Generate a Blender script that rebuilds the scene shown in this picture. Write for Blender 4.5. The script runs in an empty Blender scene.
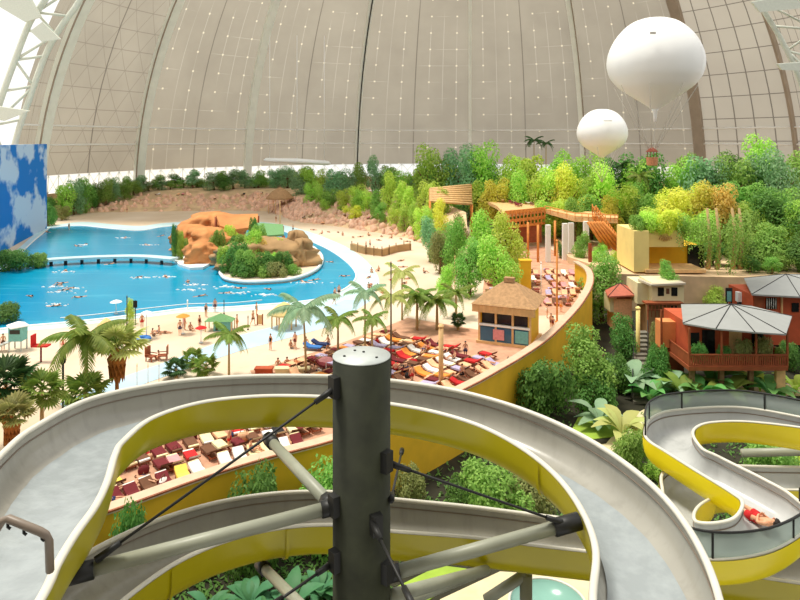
import bpy, math, random
import numpy as np
from mathutils import Vector, Matrix, Quaternion, noise as mnoise

RND = random.Random(11)
SC = bpy.context.scene
COL = SC.collection
PI = math.pi
V = Vector
H, F, YH = 22.0, 650.0, 140.0        # eye height, focal length in pixels, row of the horizon


def G(px, py, z=0.0):
    """point of the horizontal plane z seen at a pixel"""
    y = F * (H - z) / (py - YH)
    return V(((px - 400) * y / F, y, z))


def P(px, py, y):
    """point at distance y seen at a pixel"""
    return V(((px - 400) * y / F, y, H - (py - YH) * y / F))


def PH(px, py, h):
    """point h metres below the eye seen at a pixel"""
    return G(px, py, H - h)


# ------------------------------------------------------------------ materials
def lin(c):
    out = []
    for x in c[:3]:
        x /= 255.0
        out.append(x / 12.92 if x <= 0.04045 else ((x + 0.055) / 1.055) ** 2.4)
    return (*out, 1.0)


class NT:
    """small node-tree writer"""
    def __init__(s, name):
        s.m = bpy.data.materials.new(name)
        s.m.use_nodes = True
        s.t = s.m.node_tree
        s.t.nodes.clear()
        s.out = s.t.nodes.new('ShaderNodeOutputMaterial')

    def n(s, typ, **kw):
        nd = s.t.nodes.new('ShaderNode' + typ)
        for k, v in kw.items():
            if k.startswith('i_'):
                key = k[2:]
                key = int(key) if key.isdigit() else key.replace('_', ' ')
                s.put(nd.inputs[key], v)
            else:
                setattr(nd, k, v)
        return nd

    def put(s, inp, v):
        if isinstance(v, bpy.types.NodeSocket):
            s.t.links.new(v, inp)
        elif isinstance(v, bpy.types.Node):
            s.t.links.new(v.outputs[0], inp)
        else:
            inp.default_value = v

    def math(s, op, a, b=0.0, c=None):
        nd = s.n('Math', operation=op)
        s.put(nd.inputs[0], a)
        s.put(nd.inputs[1], b)
        if c is not None:
            s.put(nd.inputs[2], c)
        return nd.outputs[0]

    def mix(s, fac, a, b):
        nd = s.n('Mix', data_type='RGBA')
        s.put(nd.inputs[0], fac)
        s.put(nd.inputs[6], a)
        s.put(nd.inputs[7], b)
        return nd.outputs[2]

    def noise(s, vec, scale, detail=3.0, rough=0.55):
        nd = s.n('TexNoise')
        s.put(nd.inputs['Vector'], vec)
        nd.inputs['Scale'].default_value = scale
        nd.inputs['Detail'].default_value = detail
        nd.inputs['Roughness'].default_value = rough
        return nd.outputs[0]

    def ramp(s, fac, lo, hi):
        nd = s.n('MapRange', clamp=True)
        s.put(nd.inputs[0], fac)
        nd.inputs[1].default_value = lo
        nd.inputs[2].default_value = hi
        return nd.outputs[0]

    def bsdf(s, col, rough=0.6, spec=0.5, metal=0.0, bump=None, bstr=0.3, bdist=0.02):
        b = s.n('BsdfPrincipled')
        s.put(b.inputs['Base Color'], col)
        s.put(b.inputs['Roughness'], rough)
        b.inputs['Specular IOR Level'].default_value = spec
        b.inputs['Metallic'].default_value = metal
        if bump is not None:
            bn = s.n('Bump')
            bn.inputs['Strength'].default_value = bstr
            bn.inputs['Distance'].default_value = bdist
            s.put(bn.inputs['Height'], bump)
            s.t.links.new(bn.outputs[0], b.inputs['Normal'])
        return b

    def done(s, sh):
        s.t.links.new(sh.outputs[0], s.out.inputs[0])
        return s.m


def shade(c, k):
    return tuple(min(1.0, x * k) for x in c[:3]) + (1.0,)


def mat(name, rgb, rough=0.6, var=0.12, scale=3.0, spec=0.4, metal=0.0, bump=0.0, rand=0.0):
    t = NT(name)
    co = t.n('TexCoord').outputs['Object']
    nz = t.noise(co, scale)
    c = lin(rgb)
    col = t.mix(t.ramp(nz, 0.3, 0.7), shade(c, 1 - var), shade(c, 1 + var))
    if rand:
        oi = t.n('ObjectInfo')
        hsv = t.n('HueSaturation', i_Color=col)
        t.put(hsv.inputs['Value'], t.math('MULTIPLY_ADD', oi.outputs['Random'], rand * 2, 1 - rand))
        col = hsv.outputs[0]
    return t.done(t.bsdf(col, rough, spec, metal, nz if bump else None, bump))


def leafmat(name, rgb, rgb2, trans=0.42, rand=0.18):
    """foliage: two leaf colours mixed leaf by leaf, part of the light passing through"""
    t = NT(name)
    geo = t.n('NewGeometry')
    oi = t.n('ObjectInfo')
    co = t.n('TexCoord').outputs['Object']
    f = t.math('MULTIPLY_ADD', geo.outputs['Random Per Island'], 0.6,
               t.math('MULTIPLY', t.noise(co, 2.2), 0.4))
    col = t.mix(f, lin(rgb), lin(rgb2))
    hsv = t.n('HueSaturation', i_Color=col)
    t.put(hsv.inputs['Hue'], t.math('MULTIPLY_ADD', oi.outputs['Random'], 0.04, 0.468))
    t.put(hsv.inputs['Value'], t.math('MULTIPLY_ADD', oi.outputs['Random'], rand * 2, 1.16 - rand))
    b = t.bsdf(hsv.outputs[0], 0.55, 0.25)
    tr = t.n('BsdfTranslucent', i_Color=hsv.outputs[0])
    mx = t.n('MixShader')
    mx.inputs[0].default_value = trans
    t.t.links.new(b.outputs[0], mx.inputs[1])
    t.t.links.new(tr.outputs[0], mx.inputs[2])
    return t.done(mx)


M = {}
M['steel_pale'] = mat('pale_green_painted_steel', (214, 218, 204), 0.5, 0.05)
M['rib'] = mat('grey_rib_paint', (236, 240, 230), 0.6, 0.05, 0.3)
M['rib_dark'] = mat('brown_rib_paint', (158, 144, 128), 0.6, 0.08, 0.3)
M['white'] = mat('white_paint', (240, 240, 236), 0.5, 0.03)
M['balloon'] = mat('white_balloon_skin', (243, 243, 240), 0.45, 0.03, 0.15)
M['rope'] = mat('pale_rope', (205, 200, 190), 0.8, 0.05)
M['dark'] = mat('dark_metal', (32, 32, 30), 0.5, 0.1)
M['basket'] = mat('rosy_wicker', (226, 160, 118), 0.8, 0.2, 6)


def gelcoat(name, rgb, rough):
    """glossy channel lining with run-down dirt streaks and scuffs"""
    t = NT(name)
    co = t.n('TexCoord').outputs['Object']
    mp = t.n('Mapping')
    t.put(mp.inputs['Vector'], co)
    mp.inputs['Scale'].default_value = (5.0, 5.0, 0.5)
    st = t.ramp(t.noise(mp.outputs[0], 1.0, 4), 0.5, 0.75)
    c = lin(rgb)
    col = t.mix(t.ramp(t.noise(co, 0.9, 4), 0.3, 0.7), shade(c, .9), shade(c, 1.08))
    col = t.mix(t.math('MULTIPLY', st, 0.32), col, shade(c, .55))
    rg = t.math('MULTIPLY_ADD', t.noise(co, 2.5, 3), .2, rough - .08)
    return t.done(t.bsdf(col, rg, .5))


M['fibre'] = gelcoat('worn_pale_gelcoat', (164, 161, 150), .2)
M['fibre_grey'] = gelcoat('grey_gelcoat', (192, 193, 190), .2)
M['yellow'] = mat('shaded_yellow_gelcoat', (178, 165, 10), 0.28, 0.08, 0.9, spec=0.45)  # big ring's shell: its shade is put into this darker yellow
M['rim'] = mat('cream_rim', (214, 210, 196), 0.35, 0.05)
M['post'] = mat('shade_darkened_olive', (40, 43, 29), 0.65, 0.35, 2.6, spec=0.25)  # backlit shade of the post is put into this dark olive
M['galv'] = mat('galvanised_plate', (196, 202, 198), 0.4, 0.06, 6, metal=0.2)
M['tube'] = mat('grey_green_tube', (150, 152, 134), 0.4, 0.10, 2.0)
M['railbrown'] = mat('brown_grey_bar', (132, 118, 104), 0.4, 0.08)
M['wall_yellow'] = mat('yellow_render', (228, 180, 40), 0.75, 0.08, 0.5)
M['wall_pale'] = mat('pale_yellow_render', (246, 222, 142), 0.75, 0.06, 0.5)
M['coping'] = mat('rosy_cream_coping', (206, 180, 152), 0.7, 0.08, 1.5)
M['orange'] = mat('orange_wood', (222, 142, 68), 0.65, 0.16, 1.2)
M['tan'] = mat('tan_wood', (224, 182, 126), 0.7, 0.14, 1.5)
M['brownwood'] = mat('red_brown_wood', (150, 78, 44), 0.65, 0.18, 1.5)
M['thatch'] = mat('brown_thatch', (176, 138, 98), 0.9, 0.2, 3.0)
M['straw'] = mat('straw_thatch', (226, 196, 132), 0.9, 0.15, 3.0)
M['redwall'] = mat('terracotta_render', (186, 84, 48), 0.75, 0.14, 0.8)
M['orangewall'] = mat('apricot_render', (226, 140, 82), 0.75, 0.10, 0.8)
M['cream'] = mat('cream_render', (224, 216, 172), 0.75, 0.06, 0.8)
M['greyroof'] = mat('grey_roof_sheet', (152, 154, 151), 0.6, 0.05, 0.8)
M['tanroof'] = mat('tan_roof_sheet', (196, 184, 164), 0.6, 0.06, 0.8)
M['redroof'] = mat('red_roof_tile', (186, 104, 82), 0.7, 0.12, 2.0)
M['blackglass'] = mat('dark_window', (22, 24, 26), 0.15, 0.05)
M['glassblue'] = mat('blue_glass', (60, 104, 132), 0.12, 0.2, 0.5)
M['bark'] = mat('brown_bark', (128, 100, 70), 0.9, 0.2, 4.0)
M['bark_pale'] = mat('pale_bark', (178, 150, 104), 0.9, 0.15, 4.0)
M['skirt'] = mat('dry_palm_skirt', (154, 98, 42), 0.9, 0.25, 5.0)
M['rock'] = mat('orange_rock', (206, 138, 82), 0.85, 0.2, 0.35, bump=0.4)
M['stone'] = mat('grey_stone', (118, 112, 98), 0.9, 0.15, 1.5)
M['rock_grey'] = mat('brown_grey_rock', (170, 136, 94), 0.9, 0.2, 0.35, bump=0.4)
M['skin'] = mat('tanned_skin', (214, 158, 122), 0.5, 0.05, rand=0.15)
M['hair'] = mat('dark_hair', (38, 28, 22), 0.7, 0.2, rand=0.3)
for _n, _c in dict(red=(196, 34, 34), navy=(36, 48, 90), white_cloth=(238, 232, 222), blue=(62, 120, 190),
                   orange_cloth=(236, 146, 60), pink=(226, 150, 150), maroon=(110, 30, 34), brown=(110, 72, 48),
                   cream_cloth=(240, 220, 170), lilac=(180, 168, 196), peach=(240, 184, 140), black=(30, 28, 28),
                   green_cloth=(112, 158, 104), teal=(116, 180, 176), yellow_cloth=(240, 206, 90)).items():
    M[_n] = mat(_n + '_fabric', _c, 0.85, 0.12, 4.0)

L = {}
L['bright'] = leafmat('bright_green_leaves', (124, 184, 62), (190, 226, 112))
L['mid'] = leafmat('mid_green_leaves', (92, 150, 58), (160, 202, 104))
L['dark'] = leafmat('dark_green_leaves', (54, 108, 44), (118, 168, 84))
L['blue'] = leafmat('blue_green_leaves', (96, 152, 100), (160, 200, 150))
L['yellow'] = leafmat('yellow_green_leaves', (186, 204, 60), (232, 230, 110))
L['gold'] = leafmat('golden_leaves', (214, 200, 76), (244, 228, 130))
L['lime'] = leafmat('lime_leaves', (158, 206, 66), (212, 234, 122))
L['olive'] = leafmat('olive_leaves', (120, 132, 72), (170, 172, 112))
L['palm'] = leafmat('palm_leaves', (78, 120, 44), (140, 160, 74), 0.3)
L['palm_dark'] = leafmat('dark_palm_leaves', (34, 70, 38), (74, 110, 58), 0.3)
L['palm_pale'] = leafmat('pale_palm_leaves', (150, 168, 84), (196, 200, 130), 0.3)
L['palm_blue'] = leafmat('blue_palm_leaves', (110, 150, 118), (160, 190, 150), 0.3)
L['shade_leaf'] = leafmat('shade_green_leaves', (40, 92, 56), (84, 132, 92), 0.15)  # leaf green darkened to carry the shade under the slide
L['broad'] = leafmat('broad_leaves', (60, 130, 60), (120, 180, 100), 0.3)


# ------------------------------------------------------------------ mesh builder
class MB:
    def __init__(s):
        s.v, s.f, s.mi, s.sm, s.uv = [], [], [], [], None

    def add(s, vs, fs, mi=0, smooth=False):
        b = len(s.v)
        s.v.extend([tuple(x) for x in vs])
        for f in fs:
            s.f.append([b + i for i in f])
            s.mi.append(mi)
            s.sm.append(smooth)
        return s

    def box(s, c, size, rz=0.0, mi=0, mtx=None):
        x, y, z = (k / 2 for k in size)
        pts = [V((a * x, b * y, d * z)) for a in (-1, 1) for b in (-1, 1) for d in (-1, 1)]
        mt = mtx if mtx is not None else Matrix.Rotation(rz, 3, 'Z')
        c = V(c)
        s.add([mt @ p + c for p in pts],
              [(0, 1, 3, 2), (4, 6, 7, 5), (0, 4, 5, 1), (2, 3, 7, 6), (0, 2, 6, 4), (1, 5, 7, 3)], mi)
        return s

    def tube(s, path, r, n=8, mi=0, cap=True, smooth=True, flat=1.0):
        path = [V(p) for p in path]
        k = len(path)
        rs = r if isinstance(r, (list, tuple)) else [r] * k
        up = None
        vs = []
        for i, p in enumerate(path):
            d = (path[min(i + 1, k - 1)] - path[max(i - 1, 0)]).normalized()
            if up is None:
                a = V((0, 0, 1)) if abs(d.z) < 0.9 else V((1, 0, 0))
                up = (a - d * a.dot(d)).normalized()
            else:
                up = (up - d * up.dot(d))
                up = up.normalized() if up.length > 1e-6 else d.orthogonal().normalized()
            sd = d.cross(up)
            for j in range(n):
                a = 2 * PI * j / n
                vs.append(p + (up * math.cos(a) * flat + sd * math.sin(a)) * rs[i])
        fs = [(i * n + j, i * n + (j + 1) % n, (i + 1) * n + (j + 1) % n, (i + 1) * n + j)
              for i in range(k - 1) for j in range(n)]
        if cap:
            fs += [tuple(range(n))[::-1], tuple((k - 1) * n + j for j in range(n))]
        s.add(vs, fs, mi, smooth)
        return s

    def lathe(s, prof, c=(0, 0, 0), n=24, mi=0, smooth=True, sx=1.0, sy=1.0, cap=True):
        c = V(c)
        vs = [c + V((r * math.cos(2 * PI * j / n) * sx, r * math.sin(2 * PI * j / n) * sy, z))
              for r, z in prof for j in range(n)]
        k = len(prof)
        fs = [(i * n + j, i * n + (j + 1) % n, (i + 1) * n + (j + 1) % n, (i + 1) * n + j)
              for i in range(k - 1) for j in range(n)]
        if cap:
            fs += [tuple(range(n))[::-1], tuple((k - 1) * n + j for j in range(n))]
        s.add(vs, fs, mi, smooth)
        return s

    def prism(s, poly, z0, z1, mi=0):
        k = len(poly)
        vs = [V((p[0], p[1], z0)) for p in poly] + [V((p[0], p[1], z1)) for p in poly]
        fs = [tuple(range(k))[::-1], tuple(range(k, 2 * k))]
        fs += [(i, (i + 1) % k, k + (i + 1) % k, k + i) for i in range(k)]
        s.add(vs, fs, mi)
        return s

    def grid(s, rows, mi=0, smooth=True):
        n = len(rows[0])
        vs = [p for r in rows for p in r]
        fs = [(i * n + j, i * n + j + 1, (i + 1) * n + j + 1, (i + 1) * n + j)
              for i in range(len(rows) - 1) for j in range(n - 1)]
        s.add(vs, fs, mi, smooth)
        return s

    def strip(s, path, half, thick, mi=0, up=V((0, 0, 1))):
        """flat bar of rectangular section along a path"""
        path = [V(p) for p in path]
        rows = []
        for i, p in enumerate(path):
            d = (path[min(i + 1, len(path) - 1)] - path[max(i - 1, 0)]).normalized()
            sd = d.cross(up).normalized()
            rows.append([p - sd * half, p + sd * half, p + sd * half - up * thick, p - sd * half - up * thick, p - sd * half])
        s.grid(rows, mi, False)
        n = len(s.v)
        a = n - 5 * len(path)
        s.f += [[a, a + 1, a + 2, a + 3], [n - 5, n - 2, n - 3, n - 4]]
        s.mi += [mi, mi]
        s.sm += [False, False]
        return s

    def mesh(s, name, mats, origin=V((0, 0, 0))):
        me = bpy.data.meshes.new(name)
        me.from_pydata([(x - origin[0], y - origin[1], z - origin[2]) for x, y, z in s.v], [], s.f)
        for m in (mats if isinstance(mats, (list, tuple)) else [mats]):
            me.materials.append(m)
        me.polygons.foreach_set('material_index', s.mi)
        me.polygons.foreach_set('use_smooth', s.sm)
        me.update()
        return me

    def build(s, name, mats, parent=None, origin=None):
        if parent is not None:
            o0 = V(parent.location)
            q = parent.parent
            while q is not None:
                o0 += V(q.location)
                q = q.parent
        elif origin is not None:
            o0 = V(origin)
        else:
            xs, ys, zs = zip(*s.v)
            o0 = V(((min(xs) + max(xs)) / 2, (min(ys) + max(ys)) / 2, min(zs)))
        me = s.mesh(name, mats, o0)
        o = bpy.data.objects.new(name, me)
        COL.objects.link(o)
        if parent is not None:
            o.parent = parent
        else:
            o.location = o0
        return o


def tag(o, label, cat, group=None, kind=None):
    o['label'] = label
    o['category'] = cat
    if group:
        o['group'] = group
    if kind:
        o['kind'] = kind
    return o


def struct(o, label=None, cat=None):
    o['kind'] = 'structure'
    if label:
        o['label'] = label
        o['category'] = cat
    return o


def thing(name, loc, label, cat, group=None):
    o = bpy.data.objects.new(name, None)
    o.empty_display_size = 0.2
    COL.objects.link(o)
    o.location = loc
    return tag(o, label, cat, group)


def dup(root, loc, rz=0.0, sc=1.0, label=None, group=None, mats=None):
    """a copy of a thing with copies of its parts and sub-parts; mats: {part name: material}"""
    def put(ob):
        if mats and ob.type == 'MESH':
            k = ob.name.split('.')[0]
            if k in mats:
                ob.material_slots[0].link = 'OBJECT'
                ob.material_slots[0].material = mats[k]
    r = root.copy()
    COL.objects.link(r)
    r.location = loc
    r.rotation_euler = (0, 0, rz)
    r.scale = sc if isinstance(sc, (tuple, list)) else (sc, sc, sc)
    if label:
        r['label'] = label
    if group:
        r['group'] = group
    put(r)
    for ch in list(root.children):
        c = ch.copy()
        COL.objects.link(c)
        c.parent = r
        put(c)
        for g in list(ch.children):
            d = g.copy()
            COL.objects.link(d)
            d.parent = c
            put(d)
    return r


def drop(root):
    """remove a model that was only copied from"""
    for ch in list(root.children):
        for g in list(ch.children):
            bpy.data.objects.remove(g)
        bpy.data.objects.remove(ch)
    bpy.data.objects.remove(root)


def smooth_path(pts, per=6):
    """Catmull-Rom through the points"""
    pts = [V(p) for p in pts]
    out = []
    for i in range(len(pts) - 1):
        p0, p1, p2, p3 = pts[max(i - 1, 0)], pts[i], pts[i + 1], pts[min(i + 2, len(pts) - 1)]
        for k in range(per):
            t = k / per
            out.append(0.5 * ((2 * p1) + (p2 - p0) * t + (2 * p0 - 5 * p1 + 4 * p2 - p3) * t * t
                              + (3 * p1 - p0 - 3 * p2 + p3) * t ** 3))
    out.append(pts[-1])
    return out

# ------------------------------------------------------------------ camera, light
cam = bpy.data.cameras.new('camera')
cam.sensor_width = 36.0
cam.lens = F / 800 * 36.0
cam.shift_y = -(300 - YH) / 800
cam.clip_end = 3000
co_ = bpy.data.objects.new('camera', cam)
co_.location = (0, 0, H)
co_.rotation_euler = (PI / 2, 0, 0)
COL.objects.link(co_)
SC.camera = co_
SC.view_settings.view_transform = 'Standard'
SC.view_settings.look = 'None'
SC.view_settings.exposure = 0.22
SC.view_settings.gamma = 1.0
try:
    SC.cycles.use_denoising = True
    SC.cycles.max_bounces = 6
    SC.cycles.transparent_max_bounces = 12
except Exception:
    pass

w = bpy.data.worlds.new('daylight')
SC.world = w
w.use_nodes = True
w.node_tree.nodes['Background'].inputs[0].default_value = (1.0, 0.985, 0.95, 1)
w.node_tree.nodes['Background'].inputs[1].default_value = SKY = 1.0
sun = bpy.data.lights.new('sun', 'SUN')
sun.energy = 3.0
sun.angle = math.radians(14)
sun.color = (1.0, 0.95, 0.84)
so = bpy.data.objects.new('sun', sun)
so.rotation_euler = V((0.30, -0.07, -0.95)).to_track_quat('-Z', 'Y').to_euler()
so.location = (-60, -40, 150)
COL.objects.link(so)

# ------------------------------------------------------------------ ground, pool, banks
t = NT('pale_sand')
co = t.n('TexCoord').outputs['Object']
n1, n2 = t.noise(co, 0.06, 4), t.noise(co, 1.6, 3)
col = t.mix(t.ramp(n1, 0.35, 0.65), lin((208, 186, 158)), lin((228, 210, 188)))
col = t.mix(t.math('MULTIPLY', t.ramp(n2, 0.55, 0.8), 0.35), col, lin((214, 184, 150)))
M['sand'] = t.done(t.bsdf(col, 0.9, 0.1))

t = NT('turquoise_water')
co = t.n('TexCoord').outputs['Object']
mp = t.n('Mapping')
t.put(mp.inputs['Vector'], co)
mp.inputs['Scale'].default_value = (0.12, 0.9, 1.0)
st = t.noise(mp.outputs[0], 0.5, 4, 0.6)
n1 = t.noise(co, 0.035, 3)
col = t.mix(t.ramp(n1, 0.3, 0.7), lin((0, 134, 176)), lin((8, 158, 196)))
col = t.mix(t.math('MULTIPLY', t.ramp(st, 0.56, 0.8), 0.55), col, lin((96, 200, 222)))  # paler streaks: caustic ripple light put into the colour
M['water'] = t.done(t.bsdf(col, 0.18, 0.22, bump=t.noise(co, 1.4, 4), bstr=0.12, bdist=0.2))
M['shallow'] = mat('pale_blue_shallows', (196, 224, 226), 0.5, 0.08, 0.08)
M['bluepath'] = mat('pale_blue_paving', (178, 206, 222), 0.7, 0.08, 0.3)
M['poolrim'] = mat('white_pool_edge', (240, 242, 238), 0.6, 0.04)
M['soil'] = mat('shaded_planting_soil', (46, 44, 30), 0.95, 0.35, 0.5)  # soil colour deepened to stand in for shade under the slide
M['earth'] = mat('tan_earth', (212, 182, 144), 0.95, 0.25, 0.25)
M['lawn'] = mat('lime_lawn', (150, 178, 64), 0.9, 0.15, 0.8)
M['path'] = mat('pale_sandy_path', (214, 200, 160), 0.9, 0.12, 0.7)
M['tealpool'] = mat('pale_teal_pool', (130, 176, 160), 0.2, 0.1, 0.4)

wall_px = [(60, 526, .8), (113, 508, .8), (200, 477, .8), (265, 457, .8), (330, 440, .8), (400, 416, .8), (465, 387, .8),
           (500, 368, .8), (522, 355, .8), (545, 339, 1.0), (565, 320, 1.4), (581, 301, 2.2), (590, 283, 3.0), (588, 270, 3.4), (576, 262, 3.4)]
wall_pts = [V((-40, 14, .8)), V((-30, 25, .8)), V((-22, 33, .8))] + [G(*q) for q in wall_px[1:]]
wall_curve = smooth_path(wall_pts, 5)
GZ = -4.5                                                # level of the sunken garden

floor_poly = [(p.x, p.y) for p in wall_curve] + [(26, 118), (40, 122), (140, 122), (140, 280), (-150, 280), (-150, 14)]
struct(MB().prism(floor_poly, -0.4, 0.0).build('floor', M['sand']))
struct(MB().prism([(-62, 2), (140, 2), (140, 124), (-62, 124)], GZ - 0.4, GZ).build('garden_ground', M['soil']))

# curved retaining wall with its coping
inner, outer = [], []
for i, p in enumerate(wall_curve):
    d = (wall_curve[min(i + 1, len(wall_curve) - 1)] - wall_curve[max(i - 1, 0)]).normalized()
    nrm = V((d.y, -d.x, 0)).normalized()
    inner.append(p - nrm * 0.2)
    outer.append(p + nrm * 0.25)
mb = MB()
mb.grid([[V((a.x, a.y, -0.3)), a, b, V((b.x, b.y, GZ))] for a, b in zip(inner, outer)], 0, False)
rw = struct(mb.build('wall_garden', M['wall_yellow']), 'curved yellow retaining wall between the beach terrace and the garden', 'wall')
cp = MB()
cp.strip([p + V((0, 0, 0.16)) for p in wall_curve], 0.48, 0.2)
cp.build('coping', M['coping'], rw)
wb = MB()
wb.tube([p + V((0, 0, 0.1)) + (b - a).normalized() * 0.42 for p, a, b in zip(wall_curve, inner, outer)], 0.09, 6)
wb.build('coping_edge', M['brownwood'], rw)

pool_px = [(50, 228), (80, 226), (110, 229), (140, 231), (165, 227), (210, 224), (262, 226), (296, 236), (325, 248), (345, 261),
           (356, 274), (352, 284), (340, 292), (322, 299), (296, 303), (258, 306), (222, 308.5), (190, 309), (150, 314),
           (100, 320), (60, 324), (25, 327), (0, 330), (-60, 336), (-150, 330), (-60, 298), (0, 272), (16, 258), (33, 242)]
pool = [G(x, y) for x, y in pool_px]
pool_s = smooth_path(pool + [pool[0]], 4)[:-1]
apron_px = [(44, 227), (80, 222), (110, 224), (140, 226), (165, 223), (210, 221), (262, 222), (300, 229), (338, 243), (362, 257),
            (378, 276), (376, 290), (362, 302), (338, 309), (300, 309), (258, 310), (222, 312), (190, 312), (150, 317),
            (100, 323), (60, 328), (25, 331), (0, 334), (-60, 342), (-170, 336), (-72, 296), (-6, 270), (10, 256), (27, 241)]
apron = smooth_path([G(*q) for q in apron_px] + [G(*apron_px[0])], 4)[:-1]
struct(MB().prism(apron, 0.0, 0.03).build('pool_apron', M['shallow']))
tag(MB().prism(pool_s, 0.0, 0.07).build('pool_water', M['water']),
    'turquoise water of the large lagoon pool around two rock islands', 'pool water', kind='stuff')
k = MB().tube([V((p.x, p.y, 0.08)) for p in pool_s + [pool_s[0]]], 0.16, 6)
struct(k.build('pool_edge', M['poolrim']))
bp = [G(x, y) for x, y in [(60, 404), (100, 386), (135, 373), (175, 359), (230, 338), (280, 325), (322, 309), (345, 300),
                           (372, 300), (332, 326), (285, 339), (240, 351), (190, 368), (150, 382), (110, 397), (70, 416)]]
struct(MB().prism(bp, 0.0, 0.035).build('promenade', M['bluepath']))

# rising far banks
bank_px = [(38, 222), (55, 215), (100, 212.5), (200, 211), (262, 211), (286, 217), (300, 222), (340, 227), (385, 234), (424, 243), (446, 262), (470, 286)]
bank_lo = smooth_path([G(*q) for q in bank_px], 4)
rows = []
for p in bank_lo:
    q = V((p.x, p.y, 0))
    a = max(-0.2, min(1, (p.y - 95) / 90))
    dd = V((p.x * 0.25 + 6, p.y, 0)).normalized()
    rows.append([q, q + dd * 6 + V((0, 0, 1.6)), q + dd * 13 + V((0, 0, 3.2)), q + dd * 20 + V((0, 0, 4.8)), q + dd * 46 + V((0, 0, 6.0))])
struct(MB().grid(rows).build('far_bank', M['earth']))
plat = [(30, 116), (34, 101), (46, 99), (70, 97), (140, 96), (140, 215), (60, 222), (40, 180)]
pl = struct(MB().prism(plat, GZ, 1.2).build('jungle_terrace', M['earth']))

# ------------------------------------------------------------------ dome
DOME_T = 0.5
t = NT('frosted_pane')
mx = t.n('MixShader')
mx.inputs[0].default_value = 0.75
t.t.links.new(t.bsdf(lin((236, 240, 240)), 0.3).outputs[0], mx.inputs[1])
t.t.links.new(t.n('BsdfTranslucent', i_Color=lin((250, 252, 252))).outputs[0], mx.inputs[2])
M['PANE'] = t.done(mx)
CX, CY, DR = 17.7, 162.6, 126.0
AX = math.atan2(CX, CY)


def dome_pt(th, ph, r=DR):
    return V((CX + r * math.cos(ph) * math.sin(th + AX), CY + r * math.cos(ph) * math.cos(th + AX), r * math.sin(ph)))


def dome_angle(px):
    a, b = -1.9, 1.9
    ph = math.asin(0.165)
    for _ in range(60):
        m = (a + b) / 2
        q = dome_pt(m, ph)
        if q.y < 5:
            x = -9e9 if m < 0 else 9e9
        else:
            x = 400 + F * q.x / q.y
        if x < px:
            a = m
        else:
            b = m
    return (a + b) / 2


rib_px = [14, 40, 140, 248, 357, 470, 583, 700, 797, 838]
rib_a = [dome_angle(x) for x in rib_px]


def dome_mat(name, kind):
    """membrane panels: seams and cable lines follow the panel's own coordinates"""
    t = NT(name)
    uv = t.n('UVMap').outputs[0]
    sx = t.n('SeparateXYZ')
    t.put(sx.inputs[0], uv)
    u, v = sx.outputs[0], sx.outputs[1]          # u: 0..1 across a sector, v: metres up the arc
    nz = t.noise(t.n('TexCoord').outputs['Object'], 0.05, 4)
    base = t.mix(t.ramp(nz, 0.3, 0.7), lin((164, 157, 144)), lin((178, 171, 157)))

    def line(c, period, at, wid):
        f = t.math('FRACT', t.math('DIVIDE', t.math('SUBTRACT', c, at), period))
        d = t.math('MULTIPLY', t.math('MINIMUM', f, t.math('SUBTRACT', 1.0, f)), period)
        return t.math('LESS_THAN', d, wid)

    def patchy(a, sc, lo):
        mp = t.n('Mapping')
        t.put(mp.inputs['Vector'], uv)
        mp.inputs['Scale'].default_value = sc
        return t.math('MULTIPLY', a, t.ramp(t.noise(mp.outputs[0], 1.0, 1), lo, lo + 0.12))
    if kind == 'grid':
        base = t.mix(t.ramp(nz, 0.3, 0.7), lin((190, 183, 170)), lin((200, 194, 180)))
    white, darkc = lin((212, 208, 196)), lin((98, 90, 82))
    um = t.math('MULTIPLY', u, 34.0)
    if kind == 'tri':
        d1 = line(t.math('ADD', um, t.math('MULTIPLY', v, 0.5)), 6.8, 0, 0.11)
        d2 = line(t.math('SUBTRACT', um, t.math('MULTIPLY', v, 0.5)), 6.8, 0, 0.11)
        h = line(v, 6.8, 0.0, 0.13)
        allm = t.math('MAXIMUM', t.math('MULTIPLY', t.math('MAXIMUM', d1, d2), 0.35), t.math('MULTIPLY', h, 0.4))
        base = t.mix(allm, base, darkc)
        base = t.mix(t.math('MULTIPLY', line(u, 1.0, 0.5, 0.006), 0.7), base, darkc)
    elif kind == 'grid':
        g = t.math('MAXIMUM', line(u, 0.2, 0.0, 0.007), line(v, 8.2, 2.0, 0.16))
        base = t.mix(t.math('MULTIPLY', g, 0.75), base, darkc)
    else:
        vl = patchy(line(u, 0.125, 0.0, 0.0028), (14.0, 0.03, 1), 0.47)
        hl = patchy(line(v, 7.3, 0.0, 0.09), (3.0, 0.6, 1), 0.5)
        base = t.mix(t.math('MULTIPLY', t.math('MAXIMUM', vl, hl), 0.55), base, white)
        fa = t.math('MULTIPLY', line(u, 0.25, 0.125, 0.008), line(v, 7.3, 0.0, 0.34))
        base = t.mix(fa, base, lin((236, 228, 206)))
        base = t.mix(t.math('MULTIPLY', line(u, 1.0, 0.5, 0.005), 0.6), base, darkc)
    tl = t.n('BsdfTranslucent', i_Color=base)
    mx = t.n('MixShader')
    mx.inputs[0].default_value = DOME_T
    t.t.links.new(t.bsdf(base, 0.75, 0.2).outputs[0], mx.inputs[1])
    t.t.links.new(tl.outputs[0], mx.inputs[2])
    return t.done(mx)


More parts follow.
